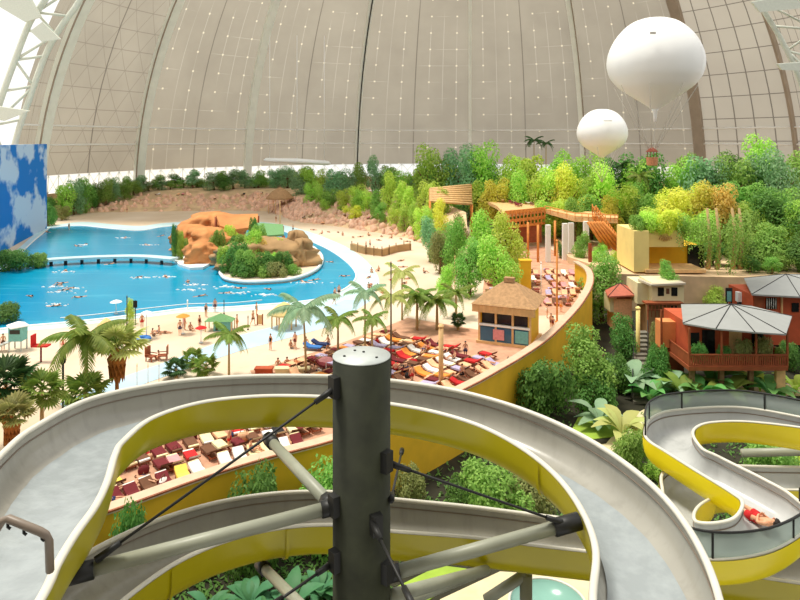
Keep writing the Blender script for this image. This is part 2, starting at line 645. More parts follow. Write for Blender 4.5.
DM = {k: dome_mat('dome_membrane_' + k, k) for k in ('tri', 'cable', 'grid')}
PH0 = math.asin(0.0913)
for k in range(len(rib_a) - 1):
    kind = 'tri' if k < 2 else ('grid' if k >= 7 else 'cable')
    mb = MB()
    nu, nv = 8, 26
    rows, uvs = [], []
    for j in range(nv + 1):
        ph = PH0 + (PI / 2 - 0.02 - PH0) * j / nv
        rows.append([dome_pt(rib_a[k] + (rib_a[k + 1] - rib_a[k]) * i / nu, ph) for i in range(nu + 1)])
        uvs.append([(i / nu, (ph - PH0) * DR) for i in range(nu + 1)])
    mb.grid(rows)
    o = mb.build('ceiling_panel', DM[kind])
    flat = [q for r in uvs for q in r]
    ul = o.data.uv_layers.new(name='UVMap')
    for lp in o.data.loops:
        ul.data[lp.index].uv = flat[lp.vertex_index]
    struct(o)
    o.name = 'ceiling'
    # foot band: solid base, row of panes under a lattice of mullions
    mb = MB()
    n = 10
    for z0, z1, nm in ((0.0, 6.0, 'wall'), (6.0, 11.5, 'pane')):
        b = MB()
        b.grid([[dome_pt(rib_a[k] + (rib_a[k + 1] - rib_a[k]) * i / n, math.asin(z / DR), DR - .1) for i in range(n + 1)] for z in (z0, z1)], 0, False)
        if nm == 'wall':
            struct(b.build('wall_far', M['earth']))
        else:
            wd = struct(b.build('window_%d' % (k + 1), M['PANE']))
    b = MB()
    for i in range(n + 1):
        a0 = rib_a[k] + (rib_a[k + 1] - rib_a[k]) * i / n
        lo, hi = dome_pt(a0, 0.0477, DR - .6), dome_pt(a0, 0.0914, DR - .6)
        b.tube([lo, hi], 0.13, 5)
        if i < n:
            a1 = rib_a[k] + (rib_a[k + 1] - rib_a[k]) * (i + 1) / n
            b.tube([lo, dome_pt(a1, 0.0914, DR - .6)], 0.09, 4)
            b.tube([hi, dome_pt(a1, 0.0477, DR - .6)], 0.09, 4)
    b.build('mullion', M['rib'], wd)
    # two pale service rails round the foot of the membrane
    for zz in (0.164, 0.2095):
        b = MB()
        b.tube([dome_pt(rib_a[k] + (rib_a[k + 1] - rib_a[k]) * i / 8, math.asin(zz), DR - .8) for i in range(9)], 0.32, 5)
        struct(b.build('trim_rail', M['white']))

for k, a in enumerate(rib_a[1:-1]):
    wd = (4.0, 3.6, 3.0, 1.8, 1.3, 2.2, 3.8, 0.9)[k]
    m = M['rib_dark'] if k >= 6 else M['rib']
    mb = MB()
    secs = []
    da = wd / DR
    phs = [0.02 + (PI / 2 - 0.08) * j / 40 for j in range(41)]
    for ph in phs:
        c = math.cos(ph)
        e = da / max(c, 0.12)
        secs.append([dome_pt(a - e / 2 * 1, ph, DR), dome_pt(a - e / 2, ph, DR - 1.6), dome_pt(a + e / 2, ph, DR - 1.6), dome_pt(a + e / 2, ph, DR)])
    mb.grid(secs, 0, False)
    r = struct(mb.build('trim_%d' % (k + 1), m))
    if k in (3, 5, 1, 0):
        b = MB()                                   # dark cable groove along the rib
        off = 0.0 if k == 3 else (0.5 if k == 5 else -0.52)
        b.tube([dome_pt(a + da * off / max(math.cos(ph), .12), ph, DR - 1.8) for ph in phs], 0.26, 5)
        b.build('groove', M['dark'] if k == 3 else M['rib_dark'], r)

def ring_y(px, inset=0.0):
    """distance at which a pixel column meets the foot of the dome"""
    best = 60.0
    for i in range(240):
        y = 60 + i
        x = (px - 400) * y / F
        if math.hypot(x - CX, y - CY) < DR - inset:
            best = y
    return best


# ------------------------------------------------------------------ steel arches at both edges of the dome
def truss(name, ca, cb, label, r=0.75, nb=10):
    base = V((ca[-1].x, ca[-1].y, min(ca[-1].z, cb[-1].z)))
    t_ = thing(name, base, label, 'steel truss')
    ca, cb = smooth_path(ca, 4), smooth_path(cb, 4)
    for c in (ca, cb):
        MB().tube(c, r, 8).build('chord', M['steel_pale'], t_)
    for i in range(nb):
        f0, f1 = i / nb * (len(ca) - 1), (i + 1) / nb * (len(ca) - 1)
        a, b = ca[round(f0)], cb[round(f0)]
        MB().tube([a, b], r * 0.45, 6).build('brace', M['steel_pale'], t_)
        MB().tube([a, cb[round(f1)]] if i % 2 else [b, ca[round(f1)]], r * 0.45, 6).build('brace', M['steel_pale'], t_)
    return t_


YT = 158
A = [P(x, y, YT) for x, y in [(120, -150), (80, -60), (45, 0), (30, 22), (15, 60), (0, 102), (-14, 150), (-22, 200), (-24, 250)]]
B = [P(x, y, YT + 3) for x, y in [(150, -150), (112, -60), (80, 0), (60, 28), (45, 56), (30, 97), (15, 143), (6, 195), (4, 240)]]
tl = truss('steel_arch', A, B, 'pale lattice steel arch at the left edge of the dome above the blue backdrop')
for q in ([(-6, -8), (29, -4), (41, 17), (25, 22), (-2, 6)], [(30, 31), (42, 22), (60, 39), (42, 42)], [(-4, 106), (29, 111), (4, 121), (-6, 119)]):
    mb = MB()
    top = [P(x, y, YT - 3) for x, y in q]
    mb.add(top + [p + V((0, 0.6, 0.1)) for p in top],
           [tuple(range(len(q))), tuple(range(len(q), 2 * len(q)))[::-1]] + [(i, (i + 1) % len(q), len(q) + (i + 1) % len(q), len(q) + i) for i in range(len(q))])
    mb.build('gusset_panel', M['steel_pale'], tl)
A = [P(x, y, 92) for x, y in [(690, -160), (735, -60), (758, 0), (778, 34), (796, 70), (815, 130), (826, 200), (830, 330)]]
B = [P(x, y, 90) for x, y in [(720, -160), (775, -60), (800, 0), (822, 40), (840, 90), (856, 150), (866, 220), (868, 332)]]
tr = truss('steel_arch', A, B, 'pale lattice steel arch at the top right behind the balloons', 0.36)
for q in ([(752, 2), (800, -6), (806, 8), (760, 12)], [(778, 64), (806, 62), (806, 71), (782, 70)]):
    top = [P(x, y, 89) for x, y in q]
    MB().add(top + [p + V((0, 0.5, 0.1)) for p in top],
             [(0, 1, 2, 3), (7, 6, 5, 4)] + [(i, (i + 1) % 4, 4 + (i + 1) % 4, 4 + i) for i in range(4)]).build('gusset_panel', M['steel_pale'], tr)

# ------------------------------------------------------------------ blue cloud backdrop
t = NT('printed_cloud_sky')
co = t.n('TexCoord').outputs['Object']
mp = t.n('Mapping')
t.put(mp.inputs['Vector'], co)
mp.inputs['Scale'].default_value = (0.055, 0.055, 0.10)
nz = t.noise(mp.outputs[0], 1.3, 4, 0.5)
col = t.mix(t.ramp(nz, 0.50, 0.56), lin((8, 124, 208)), lin((196, 218, 242)))
M['mural'] = t.done(t.bsdf(col, 0.7, 0.2))
e0, e1 = V((-56, 72, 0)), V((-88, 162, 0))
mb = MB()
path = []
for i in range(13):
    f = i / 12
    p = e0.lerp(e1, f)
    nrm = V((e1.y - e0.y, -(e1.x - e0.x), 0)).normalized()
    path.append(p - nrm * 2.2 * math.sin(PI * f))
nrm = V((e1.y - e0.y, -(e1.x - e0.x), 0)).normalized()
mb.grid([[p - nrm * 0.7, V((p.x, p.y, 21.0)) - nrm * 0.7, V((p.x, p.y, 21.0)), p, p - nrm * 0.7] for p in path], 0, False)
k = len(mb.v)
mb.f += [[0, 1, 2, 3], [k - 5, k - 2, k - 3, k - 4]]
mb.mi += [0, 0]
mb.sm += [False, False]
bd = tag(mb.build('cloud_backdrop', M['mural']), 'tall curved blue backdrop printed with white clouds along the pool', 'backdrop')

# ------------------------------------------------------------------ balloons
PROF = [(0, 45), (12, 44), (24, 39), (35, 29), (43, 15), (46, 1), (44, -11), (40, -18), (35, -24), (27, -30), (18, -36), (9, -42), (4, -46)]


def balloon(px, py, rpx, dist, tip, label):
    c = P(px, py, dist)
    r = rpx * dist / F
    t_ = thing('gas_balloon', c + V((0, 0, -r * tip)), label, 'balloon')
    prof = smooth_path([(x / 46 * r, z / 46 * r, 0) for x, z in PROF], 3)
    prof = [(max(0.02, q.x), q.y) for q in prof]
    mb = MB()
    n = 32
    vs, fs = [], []
    mb.lathe(prof, c, n, 0)
    mb.v = [(c.x + (x - c.x) * (1 + 0.012 * math.cos(16 * math.atan2(y - c.y, x - c.x))), c.y + (y - c.y) * (1 + 0.012 * math.cos(16 * math.atan2(y - c.y, x - c.x))), z) for x, y, z in mb.v]
    mb.build('envelope', M['balloon'], t_)
    return t_, c, r


bl, c, r = balloon(655, 63, 46, 86, 0.98, 'large white balloon with a hanging tail and a basket below')
zb = c.z - r * 0.82
MB().lathe([(r * 0.1, c.z - r * 0.98), (0.3, c.z - r * 1.05), (0.24, c.z - r * 1.15), (0.2, c.z - r * 1.28)], (c.x, c.y, 0), 14).build('tail', M['balloon'], bl)
bk = P(652, 161, 86)
for k in range(8):
    a = 2 * PI * k / 8 + 0.3
    MB().tube([V((c.x + math.cos(a) * r * 0.86, c.y + math.sin(a) * r * 0.86, c.z - r * 0.5)), bk + V((math.cos(a) * 0.5, math.sin(a) * 0.5, 1.6))], 0.045, 4).build('rope', M['rope'], bl)
q = P(691, 58, 82.6)
MB().box(q, (1.0, 0.9, 0.35)).box(q + V((-0.2, 0, -0.45)), (0.35, 0.35, 0.5)).build('valve_box', M['dark'], bl)
MB().box(P(652, 33, 80.3) + V((0.1, 0, 0)), (0.7, 0.2, 0.3)).build('crown_patch', M['rope'], bl)
bsk = MB().lathe([(0.55, -0.6), (0.7, -0.5), (0.75, 0.45), (0.8, 0.5), (0.62, 0.5), (0.6, -0.4), (0.1, -0.45)], bk, 12).build('basket', M['basket'], bl)
MB().lathe([(0.85, 0), (0.5, 0.35), (0.1, 0.6)], bk + V((0, 0, 1.2)), 10).build('canopy', M['redroof'], bsk)
for a in range(4):
    MB().tube([bk + V((math.cos(a * PI / 2) * .6, math.sin(a * PI / 2) * .6, .4)), bk + V((math.cos(a * PI / 2) * .6, math.sin(a * PI / 2) * .6, 1.25))], 0.05, 4).build('basket_post', M['brownwood'], bsk)
b2, c2, r2 = balloon(602, 133, 24.5, 130, 0.98, 'small white balloon floating left of the large one')
for k in range(6):
    a = 2 * PI * k / 6
    MB().tube([V((c2.x + math.cos(a) * r2 * 0.8, c2.y + math.sin(a) * r2 * 0.8, c2.z - r2 * 0.55)), V((c2.x, c2.y, c2.z - r2 - 5))], 0.05, 4).build('rope', M['rope'], b2)
MB().box(c2 + V((-0.4, -r2 * 1.0, 0.3)).normalized() * r2 * 1.0 + V((0, 0, 2.0)), (1.6, 0.2, 0.16)).build('name_strip', M['rope'], b2)

# white canopy beam hung from the dome
q0, q1 = P(266, 160, 205), P(328, 163, 205)
cb = thing('hanging_canopy', (q0 + q1) / 2, 'long white canopy beam hung in front of the far window band', 'canopy')
mb = MB()
mb.tube([q0 + V((-.8, 0, 0)), q0 + V((0, 0, 0)), (q0 + q1) / 2 + V((0, 0, .15)), q1, q1 + V((.9, 0, -.2))], [0.25, 1.0, 1.25, 1.0, 0.3], 10, flat=0.7)
mb.build('beam', M['white'], cb)
for f in (0.06, 0.5, 0.94):
    p = q0.lerp(q1, f)
    MB().tube([p + V((0, 0, .6)), V((p.x, p.y, 55))], 0.09, 4).build('cable', M['white'], cb)

# ------------------------------------------------------------------ unseen: platform under the viewpoint, added wall blocking sky light
M['tower'] = mat('grey_platform_and_block_wall', (136, 133, 126), 0.8, 0.1, 0.5)
struct(MB().box((0, -30, 34), (300, .6, 78)).build('wall_sky_block', M['tower']))  # added out of view to cut sky light from behind the camera
struct(MB().box((-1, -5.5, 19.6), (14, 12.4, .4)).build('platform_floor', M['tower']))

# ------------------------------------------------------------------ plants
def leaf_quads(mb, rnd, lobes, n, size, mi=0):
    tot = sum(l[3] ** 2 for l in lobes)
    for cx, cy, cz, r in lobes:
        for _ in range(int(n * r * r / tot)):
            d = V((rnd.gauss(0, 1), rnd.gauss(0, 1), rnd.gauss(0, 1) + 0.25)).normalized()
            p = V((cx, cy, cz)) + d * r * (0.62 + 0.42 * rnd.random() ** 0.6)
            nn = (d + V((rnd.uniform(-.7, .7), rnd.uniform(-.7, .7), rnd.uniform(-.2, .9)))).normalized()
            a = nn.orthogonal().normalized()
            a = (Quaternion(nn, rnd.uniform(0, 6.28)) @ a)
            b = nn.cross(a)
            L_, W_ = size * rnd.uniform(.7, 1.3), size * rnd.uniform(.28, .45)
            mb.add([p, p + a * L_ * .5 + b * W_, p + a * L_, p + a * L_ * .5 - b * W_], [(0, 1, 2, 3)], mi)


def make_tree(seed, n, size, kind='round', trunk=True):
    """unit plant: crown about 1 in radius; a round tree stands 2.5 high"""
    rnd = random.Random(seed)
    lobes = []
    if kind == 'round':
        base = 1.4
        for k in range(15):
            a, q = rnd.uniform(0, 6.28), k / 14
            zz = .35 + 1.65 * q
            rr_ = (.62 - .5 * abs(q - .42) ** 1.4) * rnd.uniform(.55, 1.05)
            lobes.append((math.cos(a) * rr_, math.sin(a) * rr_, zz, rnd.uniform(.3, .46)))
        lobes.append((0, 0, 1.2, .6))
    elif kind == 'bush':
        base = .5
        lobes = [(0, 0, base, .5)]
        for k in range(8):
            a = rnd.uniform(0, 6.28)
            lobes.append((math.cos(a) * .55, math.sin(a) * .55, rnd.uniform(.3, .75), rnd.uniform(.3, .42)))
    else:                                            # tall
        base = 1.5
        for k in range(10):
            a = rnd.uniform(0, 6.28)
            zz = .9 + 1.5 * k / 9
            rr = .38 * (1 - abs(k - 4) / 9)
            lobes.append((math.cos(a) * rr, math.sin(a) * rr, zz, rnd.uniform(.34, .5)))
    root = thing('tree' if kind != 'bush' else 'bush', (0, 0, 0), 'model', 'tree')
    mb = MB()
    leaf_quads(mb, rnd, lobes, n, size)
    mb.build('foliage', L['mid'], root)
    if trunk:
        tb = MB()
        h = 1.3 if kind != 'bush' else .45
        r = .075 if kind != 'bush' else .05
        tb.tube([V((0, 0, -.02)), V((.03, .02, h * .5)), V((0, -.02, h))], [r * 1.4, r, r * .7], 8)
        for k in range(4):
            a = k * 1.57 + rnd.uniform(-.4, .4)
            tb.tube([V((0, 0, h * .72)), V((math.cos(a) * .25, math.sin(a) * .25, h * 1.02)), V((math.cos(a) * .5, math.sin(a) * .5, h * 1.2))], [r * .6, r * .4, r * .2], 5)
        tb.build('trunk', M['bark'], root)
    return root


TREES = [make_tree(1, 3600, .09), make_tree(2, 3600, .1), make_tree(3, 3000, .1, 'tall'), make_tree(4, 3000, .12)]
BUSH = [make_tree(5, 1500, .13, 'bush'), make_tree(6, 1500, .16, 'bush')]
FINE = [make_tree(7, 5200, .085), make_tree(8, 4200, .085, 'bush')]
MODELS = TREES + BUSH + FINE


def bank_z(x, y):
    """height of the ground at a far place"""
    best, bz = 1e9, 0.0
    for p in bank_lo:
        d = (p.x - x) ** 2 + (p.y - y) ** 2
        if d < best:
            best, bz = d, p
    dd = V((bz.x * 0.25 + 6, bz.y, 0)).normalized()
    s = (V((x, y, 0)) - V((bz.x, bz.y, 0))).dot(dd)
    if s < 0:
        return 0.0
    xs, zs = [0, 6, 13, 20, 46], [0, 1.6, 3.2, 4.8, 6.0]
    return float(np.interp(s, xs, zs))


def plant(model, loc, size, leaf, label, group=None, cat='tree', name=None, tall=1.0, trunk=None):
    ms = {'foliage': L[leaf]}
    if trunk:
        ms['trunk'] = M[trunk]
    o = dup(model, loc, RND.uniform(0, 6.28), (size, size, size * tall), label, group, ms)
    o['category'] = cat
    if name:
        o.name = name
    return o


# belt of trees on the far bank, beneath the window band
LEAFWORD = dict(bright='bright green', mid='mid green', dark='dark green', blue='bluish green', yellow='yellow-green', gold='golden', lime='lime green', olive='olive green')


def belt(spots, where, group):
    for px, ytop, yd, rad, leaf in spots:
        yd = min(yd, ring_y(px, 5.0 + rad * .28))
        x = (px - 400) * yd / F
        z = bank_z(x, yd)
        ztop = H - (ytop - YH) * yd / F
        hgt = max(ztop - z, 2.5)
        r = max(rad * yd / F, hgt / 3.4)
        m = TREES[RND.randrange(4)]
        k = hgt / 2.35
        o = plant(m, (x, yd, z - .1), 1.0, leaf, '%s tree in %s' % (LEAFWORD[leaf], where), group + ', ' + LEAFWORD[leaf])
        o.scale = (r, r, k)


rr = random.Random(5)
left = [(52, 196, 186, 9, 'dark'), (66, 192, 190, 10, 'dark'), (62, 205, 178, 9, 'olive')]
for i in range(36):
    px = 66 + i * 6.9 + rr.uniform(-3, 3)
    left.append((px, 180 + rr.uniform(-4, 5) - max(0, px - 120) * .06, 232 + rr.uniform(-10, 6), rr.uniform(8, 13),
                 rr.choice(['dark', 'blue', 'mid', 'mid', 'blue', 'bright']) if px < 230 else rr.choice(['mid', 'bright', 'blue'])))
belt(left, 'the far belt behind the pool, under the window band', 'trees behind the pool')
mid = []
for i in range(15):
    px = 300 + i * 10.5 + rr.uniform(-4, 4)
    mid.append((px, 168 + rr.uniform(-5, 6), 206 - i * 1.8 + rr.uniform(-3, 3), rr.uniform(11, 17), rr.choice(['blue', 'mid', 'bright', 'blue', 'mid'])))
for i in range(14):
    px = 312 + i * 10 + rr.uniform(-5, 5)
    mid.append((px, 184 + rr.uniform(-5, 6), 190 - i * 3.2, rr.uniform(9, 14), rr.choice(['bright', 'lime', 'mid', 'lime', 'bright'])))
for i in range(12):
    px = 330 + i * 10 + rr.uniform(-5, 5)
    mid.append((px, 202 + rr.uniform(-4, 5) + i * .4, 180 - i * 4.2, rr.uniform(6, 10), rr.choice(['yellow', 'lime', 'bright', 'mid', 'olive'])))
belt(mid, 'the middle of the jungle belt, left of the timber deck', 'trees left of the timber deck')

# jungle right of the deck
def jungle(spots, where, group, z0=1.2):
    for px, ytop, ybase, rad, yd, leaf, m in spots:
        x = (px - 400) * yd / F
        ztop, zb = H - (ytop - YH) * yd / F, z0
        r = max(rad * yd / F, (ztop - zb) / 3.5)
        o = plant(MODELS[m], (x, yd, zb), 1.0, leaf, '%s tree in %s' % (LEAFWORD[leaf], where), group + ', ' + LEAFWORD[leaf])
        o.scale = (r, r, max(1.2, (ztop - zb) / 2.4))


sp = []
for i in range(13):
    sp.append((430 + i * 13 + rr.uniform(-4, 4), 157 + rr.uniform(-8, 8) - (8 if i < 5 else 0), 0, rr.uniform(15, 21), 178 - i * 2 + rr.uniform(-4, 4), rr.choice(['bright', 'blue', 'lime', 'bright', 'mid']), rr.choice([0, 1, 3])))
for i in range(9):
    sp.append((490 + i * 14 + rr.uniform(-5, 5), 173 + rr.uniform(-6, 6) - i * 1.0, 0, rr.uniform(14, 19), 156 - i * 2, rr.choice(['lime', 'yellow', 'bright', 'lime']), rr.choice([0, 1, 3])))
jungle(sp, 'the jungle belt behind the timber deck', 'trees behind the timber deck')
sp = []
for i in range(12):
    sp.append((618 + i * 16 + rr.uniform(-5, 5), 160 + rr.uniform(-8, 8) - max(0, i - 7) * 3, 0, rr.uniform(18, 25), 150 - i * 1.2 + rr.uniform(-4, 4), rr.choice(['mid', 'bright', 'dark', 'blue', 'mid']), rr.choice([0, 1, 3])))
for i in range(10):
    px = 620 + i * 18 + rr.uniform(-5, 5)
    sp.append((px, 184 + rr.uniform(-6, 6), 0, rr.uniform(18, 24), 130 + rr.uniform(-3, 3), 'yellow' if 650 < px < 700 else ('lime' if px < 650 else rr.choice(['dark', 'mid', 'mid'])), rr.choice([0, 1, 3])))
for px, yt, r, yd, lf in [(760, 130, 26, 150, 'bright'), (735, 148, 22, 152, 'dark'), (690, 150, 22, 152, 'mid')]:
    sp.append((px, yt, 0, r, yd, lf, 6))
for px, yt, r, yd, lf in [(697, 178, 24, 122, 'yellow'), (722, 180, 24, 121, 'gold'), (672, 185, 26, 120, 'yellow'), (655, 205, 22, 118, 'lime'), (700, 208, 26, 116, 'bright'), (740, 208, 26, 116, 'mid'),
                          (772, 185, 30, 118, 'dark'), (800, 200, 30, 114, 'dark'), (770, 222, 26, 106, 'mid'), (745, 236, 20, 106, 'dark'), (806, 228, 24, 103, 'dark')]:
    sp.append((px, yt, 0, r, yd, lf, 6))
jungle(sp, 'the jungle above the small houses on the right', 'trees above the small houses')

sp = []
for i in range(26):
    sp.append((545 + i * 10 + rr.uniform(-4, 4), 198 + rr.uniform(-8, 8) + (6 if i > 12 else 0), 0, rr.uniform(14, 20), 138 - i * .9 + rr.uniform(-4, 4), rr.choice(['lime', 'bright', 'lime', 'mid', 'yellow']) if i < 17 else rr.choice(['mid', 'dark', 'mid', 'bright']), 6))
jungle(sp, 'the thick front row of the jungle right of the timber deck', 'front row of the jungle')
sp = []
for i in range(16):
    sp.append((440 + i * 13 + rr.uniform(-4, 4), 182 + rr.uniform(-6, 6), 0, rr.uniform(13, 19), 172 - i * 2.2, rr.choice(['lime', 'bright', 'lime', 'yellow', 'mid']), 6))
jungle(sp, 'the low front of the jungle right behind the timber deck', 'low trees behind the deck')
sp = [(712, 240, 0, 18, 108, 'dark', 6), (735, 246, 0, 17, 107, 'dark', 6), (757, 240, 0, 19, 105, 'mid', 6), (778, 244, 0, 19, 104, 'mid', 6), (800, 250, 0, 18, 103, 'dark', 6), (750, 262, 0, 12, 102, 'dark', 6), (772, 266, 0, 12, 101, 'mid', 6), (640, 222, 0, 16, 112, 'lime', 6)]
jungle(sp, 'the dark jungle edge right of the hanging vines', 'jungle edge above the retaining bank')
for px, py, yd, r, lf, lab in [(654, 233, 102, 15, 'lime', 'lime bush spilling over the left of the temple roof'), (670, 232, 102, 16, 'yellow', 'yellow-green bush spilling over the middle of the temple roof'),
                               (686, 234, 102.5, 15, 'bright', 'bright bush spilling over the right of the temple roof'), (641, 231, 101.5, 11, 'mid', 'green bush on the temple side wing')]:
    q = P(px, py, yd)
    o = plant(FINE[1], (q.x, q.y + .8, q.z - .3), 1.0, lf, lab, None, 'bush', 'bush')
    o.scale = (r * yd / F, r * yd / F, r * yd / F * 1.5)

for px, yb, yt, r, lf, lab in [(447, 270, 222, 13, 'mid', 'round green tree below the slatted pergola'), (461, 264, 210, 12, 'olive', 'olive tree right below the slatted pergola'), (436, 262, 226, 9, 'bright', 'small bright tree at the left post of the pergola'),
                               (582, 264, 230, 11, 'mid', 'green tree between the white pillars and the timber stairs'), (600, 268, 242, 11, 'bright', 'bright low tree under the timber stairs'), (560, 258, 240, 7, 'dark', 'dark shrub between the white pillars'),
                               (616, 270, 250, 10, 'lime', 'lime shrub at the foot of the timber stairs')]:
    g = G(px, yb)
    o = plant(FINE[0], g, 1.0, lf, lab)
    o.scale = (r * g.y / F, r * g.y / F, (yb - yt) * g.y / F / 2.4)
pt_ = G(130, 324)
o = plant(FINE[0], pt_, 1.0, 'lime', 'small lime green potted tree at the water edge by the thin dark pole')
o.scale = (.75, .75, 1.35)
# bright trees between the beach and the loungers under the deck
for px, yt, yb, r, lf, lab in [
        (496, 232, 300, 27, 'bright', 'big bright green tree beside the kiosk roof, left of the crowded sunbeds'),
        (470, 236, 296, 20, 'mid', 'bushy green tree left of the big bright tree by the kiosk'),
        (508, 208, 285, 22, 'lime', 'lime green tree in front of the orange deck balcony'),
        (484, 206, 278, 20, 'bright', 'bright green tree below the left end of the deck'),
        (455, 214, 276, 17, 'mid', 'green tree at the corner of the beach below the deck'),
        (440, 228, 274, 14, 'olive', 'sparse olive tree at the right rim of the far beach'),
        (430, 214, 262, 14, 'blue', 'bluish green tree at the top of the far beach'),
        (446, 262, 300, 13, 'bright', 'low green tree behind the beach palms at the kiosk side')]:
    g = G(px, yb)
    o = plant(FINE[0], g, 1.0, lf, lab)
    ztop = H - (yt - YH) * g.y / F
    r = max(r * g.y / F, ztop / 3.6)
    o.scale = (r, r, ztop / 2.4)


# ---- palms
def frond_mesh(seed, length, droop, leafl, nl=13, rise=.5):
    rnd = random.Random(seed)
    mb = MB()
    pts = []
    for i in range(nl + 1):
        f = i / nl
        x = length * (f - .12 * droop * f * f * f)
        z = length * (rise * f - (rise + .55) * droop * f * f)
        pts.append(V((x, 0, z)))
    mb.tube(pts, [length * .012 * (1.2 - i / nl) + .006 for i in range(nl + 1)], 4, 0)
    for i in range(1, nl + 1):
        f = i / nl
        ll = leafl * (1 - .75 * abs(f - .45) ** 1.3)
        d = (pts[i] - pts[i - 1]).normalized()
        for sgn in (-1, 1):
            for sub in (0, .5):
                p = pts[i - 1].lerp(pts[i], sub)
                out = (V((0, sgn, 0)) * .85 + d * .55 + V((0, 0, -.35 - .25 * droop + rnd.uniform(-.1, .1)))).normalized()
                wd = d * ll * .085
                q = p + out * ll * .55
                e = p + out * ll + V((0, 0, -ll * .16))
                mb.add([p - wd, p + wd, q + wd * 1.1, e, q - wd * 1.1], [(0, 1, 2, 3, 4)], 0)
    return mb


def fan_mesh(seed, stalk, rad):
    mb = MB()
    mb.tube([V((0, 0, 0)), V((stalk * .5, 0, stalk * .12)), V((stalk, 0, 0))], [.03, .022, .015], 4)
    n = 15
    for k in range(n):
        a = -2.0 + 4.0 * k / (n - 1)
        d = V((math.cos(a), math.sin(a), -.12 - .25 * abs(a) / 2))
        sd = V((-math.sin(a), math.cos(a), 0)) * rad * .115
        c = V((stalk, 0, 0))
        mb.add([c, c + d * rad * .6 + sd, c + d * rad + V((0, 0, -rad * .12)), c + d * rad * .6 - sd], [(0, 1, 2, 3)], 0)
    return mb


FR = {}
for nm, b in dict(c0=frond_mesh(1, 2.6, .55, .75), c1=frond_mesh(2, 2.6, .95, .75), c2=frond_mesh(3, 2.4, 1.35, .7), u0=frond_mesh(4, 2.3, .35, .7, rise=.9),
                  f0=fan_mesh(5, .8, .95), f1=fan_mesh(6, 1.0, .95)).items():
    FR[nm] = b.mesh('frond', L['palm'])


def palm(kind, loc, height, spread, leaf, label, seed=0, skirt=False, lean=(0, 0), nf=None, trunk='bark_pale', tr=.13, group=None):
    rnd = random.Random(seed * 7 + 3)
    t_ = thing('palm_tree', loc, label, 'palm', group)
    loc = V(loc)
    top = loc + V((lean[0], lean[1], height))
    mb = MB()
    n = 7
    pts = [loc + V((lean[0] * (i / n) ** 1.6, lean[1] * (i / n) ** 1.6, height * i / n)) for i in range(n + 1)]
    mb.tube(pts, [tr * (1.35 - .55 * i / n) for i in range(n + 1)], 9)
    mb.build('trunk', M[trunk], t_)
    if skirt:
        s = MB()
        r0 = .62 * spread
        for ring in range(3):
            for k in range(13):
                a = k * 2 * PI / 13 + ring * .3
                d = V((math.cos(a), math.sin(a), 0))
                sd = V((-d.y, d.x, 0)) * .19 * spread
                p0 = top + d * .18 + V((0, 0, -.1 - ring * .45 * spread))
                p1 = top + d * (r0 * (.9 - .1 * ring)) + V((0, 0, -.75 * spread - ring * .45 * spread))
                p2 = top + d * (r0 * .75) + V((0, 0, -1.35 * spread - ring * .45 * spread))
                s.add([p0, p1 + sd, p2, p1 - sd], [(0, 1, 2, 3)], 0)
        s.build('dry_skirt', M['skirt'], t_)
    nf = nf or (12 if kind == 'coco' else 20)
    for k in range(nf):
        a = k * 2.399 + rnd.uniform(-.2, .2)
        if kind == 'coco':
            f = k / nf
            key = 'u0' if f < .2 else ('c0' if f < .5 else ('c1' if f < .8 else 'c2'))
            el = 0
        elif kind == 'fan':
            key = 'f0' if k % 2 else 'f1'
            el = 1.15 - (1.3 if skirt else 1.75) * k / nf
        me = FR[key]
        o = bpy.data.objects.new('frond', me)
        COL.objects.link(o)
        o.parent = t_
        o.location = (lean[0], lean[1], height)
        o.rotation_euler = (0, -el, a)
        sc = spread * rnd.uniform(.85, 1.1)
        o.scale = (sc, sc, sc)
        o.material_slots[0].link = 'OBJECT'
        o.material_slots[0].material = L[leaf]
    return t_


def palm_px(kind, px, yb, yc, rpx, leaf, label, z=0.0, **kw):
    g = G(px, yb, z)
    h = (yb - yc) * g.y / F
    ln = kw.pop('lean_px', 0) * g.y / F
    unit = 2.5 if kind == 'coco' else 1.75
    palm(kind, g, h, rpx * g.y / F / unit, leaf, label, lean=(ln, 0), **kw)


palm_px('coco', 86, 402, 336, 47, 'palm', 'tall arching palm on the near beach left of the skirted fan palm', seed=1, nf=11)
palm_px('fan', 117, 400, 346, 28, 'palm_pale', 'fan palm with a thick dry brown skirt at the slide', seed=2, skirt=True, trunk='skirt')
palm_px('fan', 6, 445, 384, 30, 'palm_dark', 'dark fan palm at the left edge of the beach', seed=3, skirt=True, trunk='skirt')
palm_px('fan', 42, 445, 390, 24, 'palm', 'dark fan palm right of the leftmost palm, near the slide', seed=4)
palm_px('fan', 12, 470, 415, 24, 'olive', 'withered brown palm low at the left edge behind the slide', seed=5, skirt=True, trunk='skirt')
palm_px('fan', 86, 412, 392, 24, 'palm', 'short green palm just behind the rim of the slide', seed=6)
palm_px('coco', 229, 378, 334, 26, 'palm', 'thin palm with drooping fronds by the green beach stall', seed=7, nf=9, tr=.09)
palm_px('coco', 306, 376, 308, 38, 'palm_blue', 'slender palm left of the dark post with bluish fronds', seed=8, nf=10, tr=.09, lean_px=-3)
palm_px('coco', 338, 356, 318, 24, 'palm', 'short palm just above the top of the dark post', seed=9, nf=10, tr=.1)
palm_px('coco', 365, 352, 292, 24, 'palm_blue', 'upright palm on the promenade above the dark post', seed=10, nf=9, tr=.09)
palm_px('coco', 391, 350, 296, 22, 'palm_pale', 'pale palm right of the dark post with few fronds', seed=11, nf=8, tr=.09)
palm_px('coco', 402, 320, 272, 22, 'palm_pale', 'pale upright palm on the right beach behind the others', seed=12, nf=9, tr=.09)
palm_px('coco', 417, 330, 296, 24, 'palm', 'leafy palm with dark trunk at the sunbed crowd', seed=13, nf=13, tr=.14)
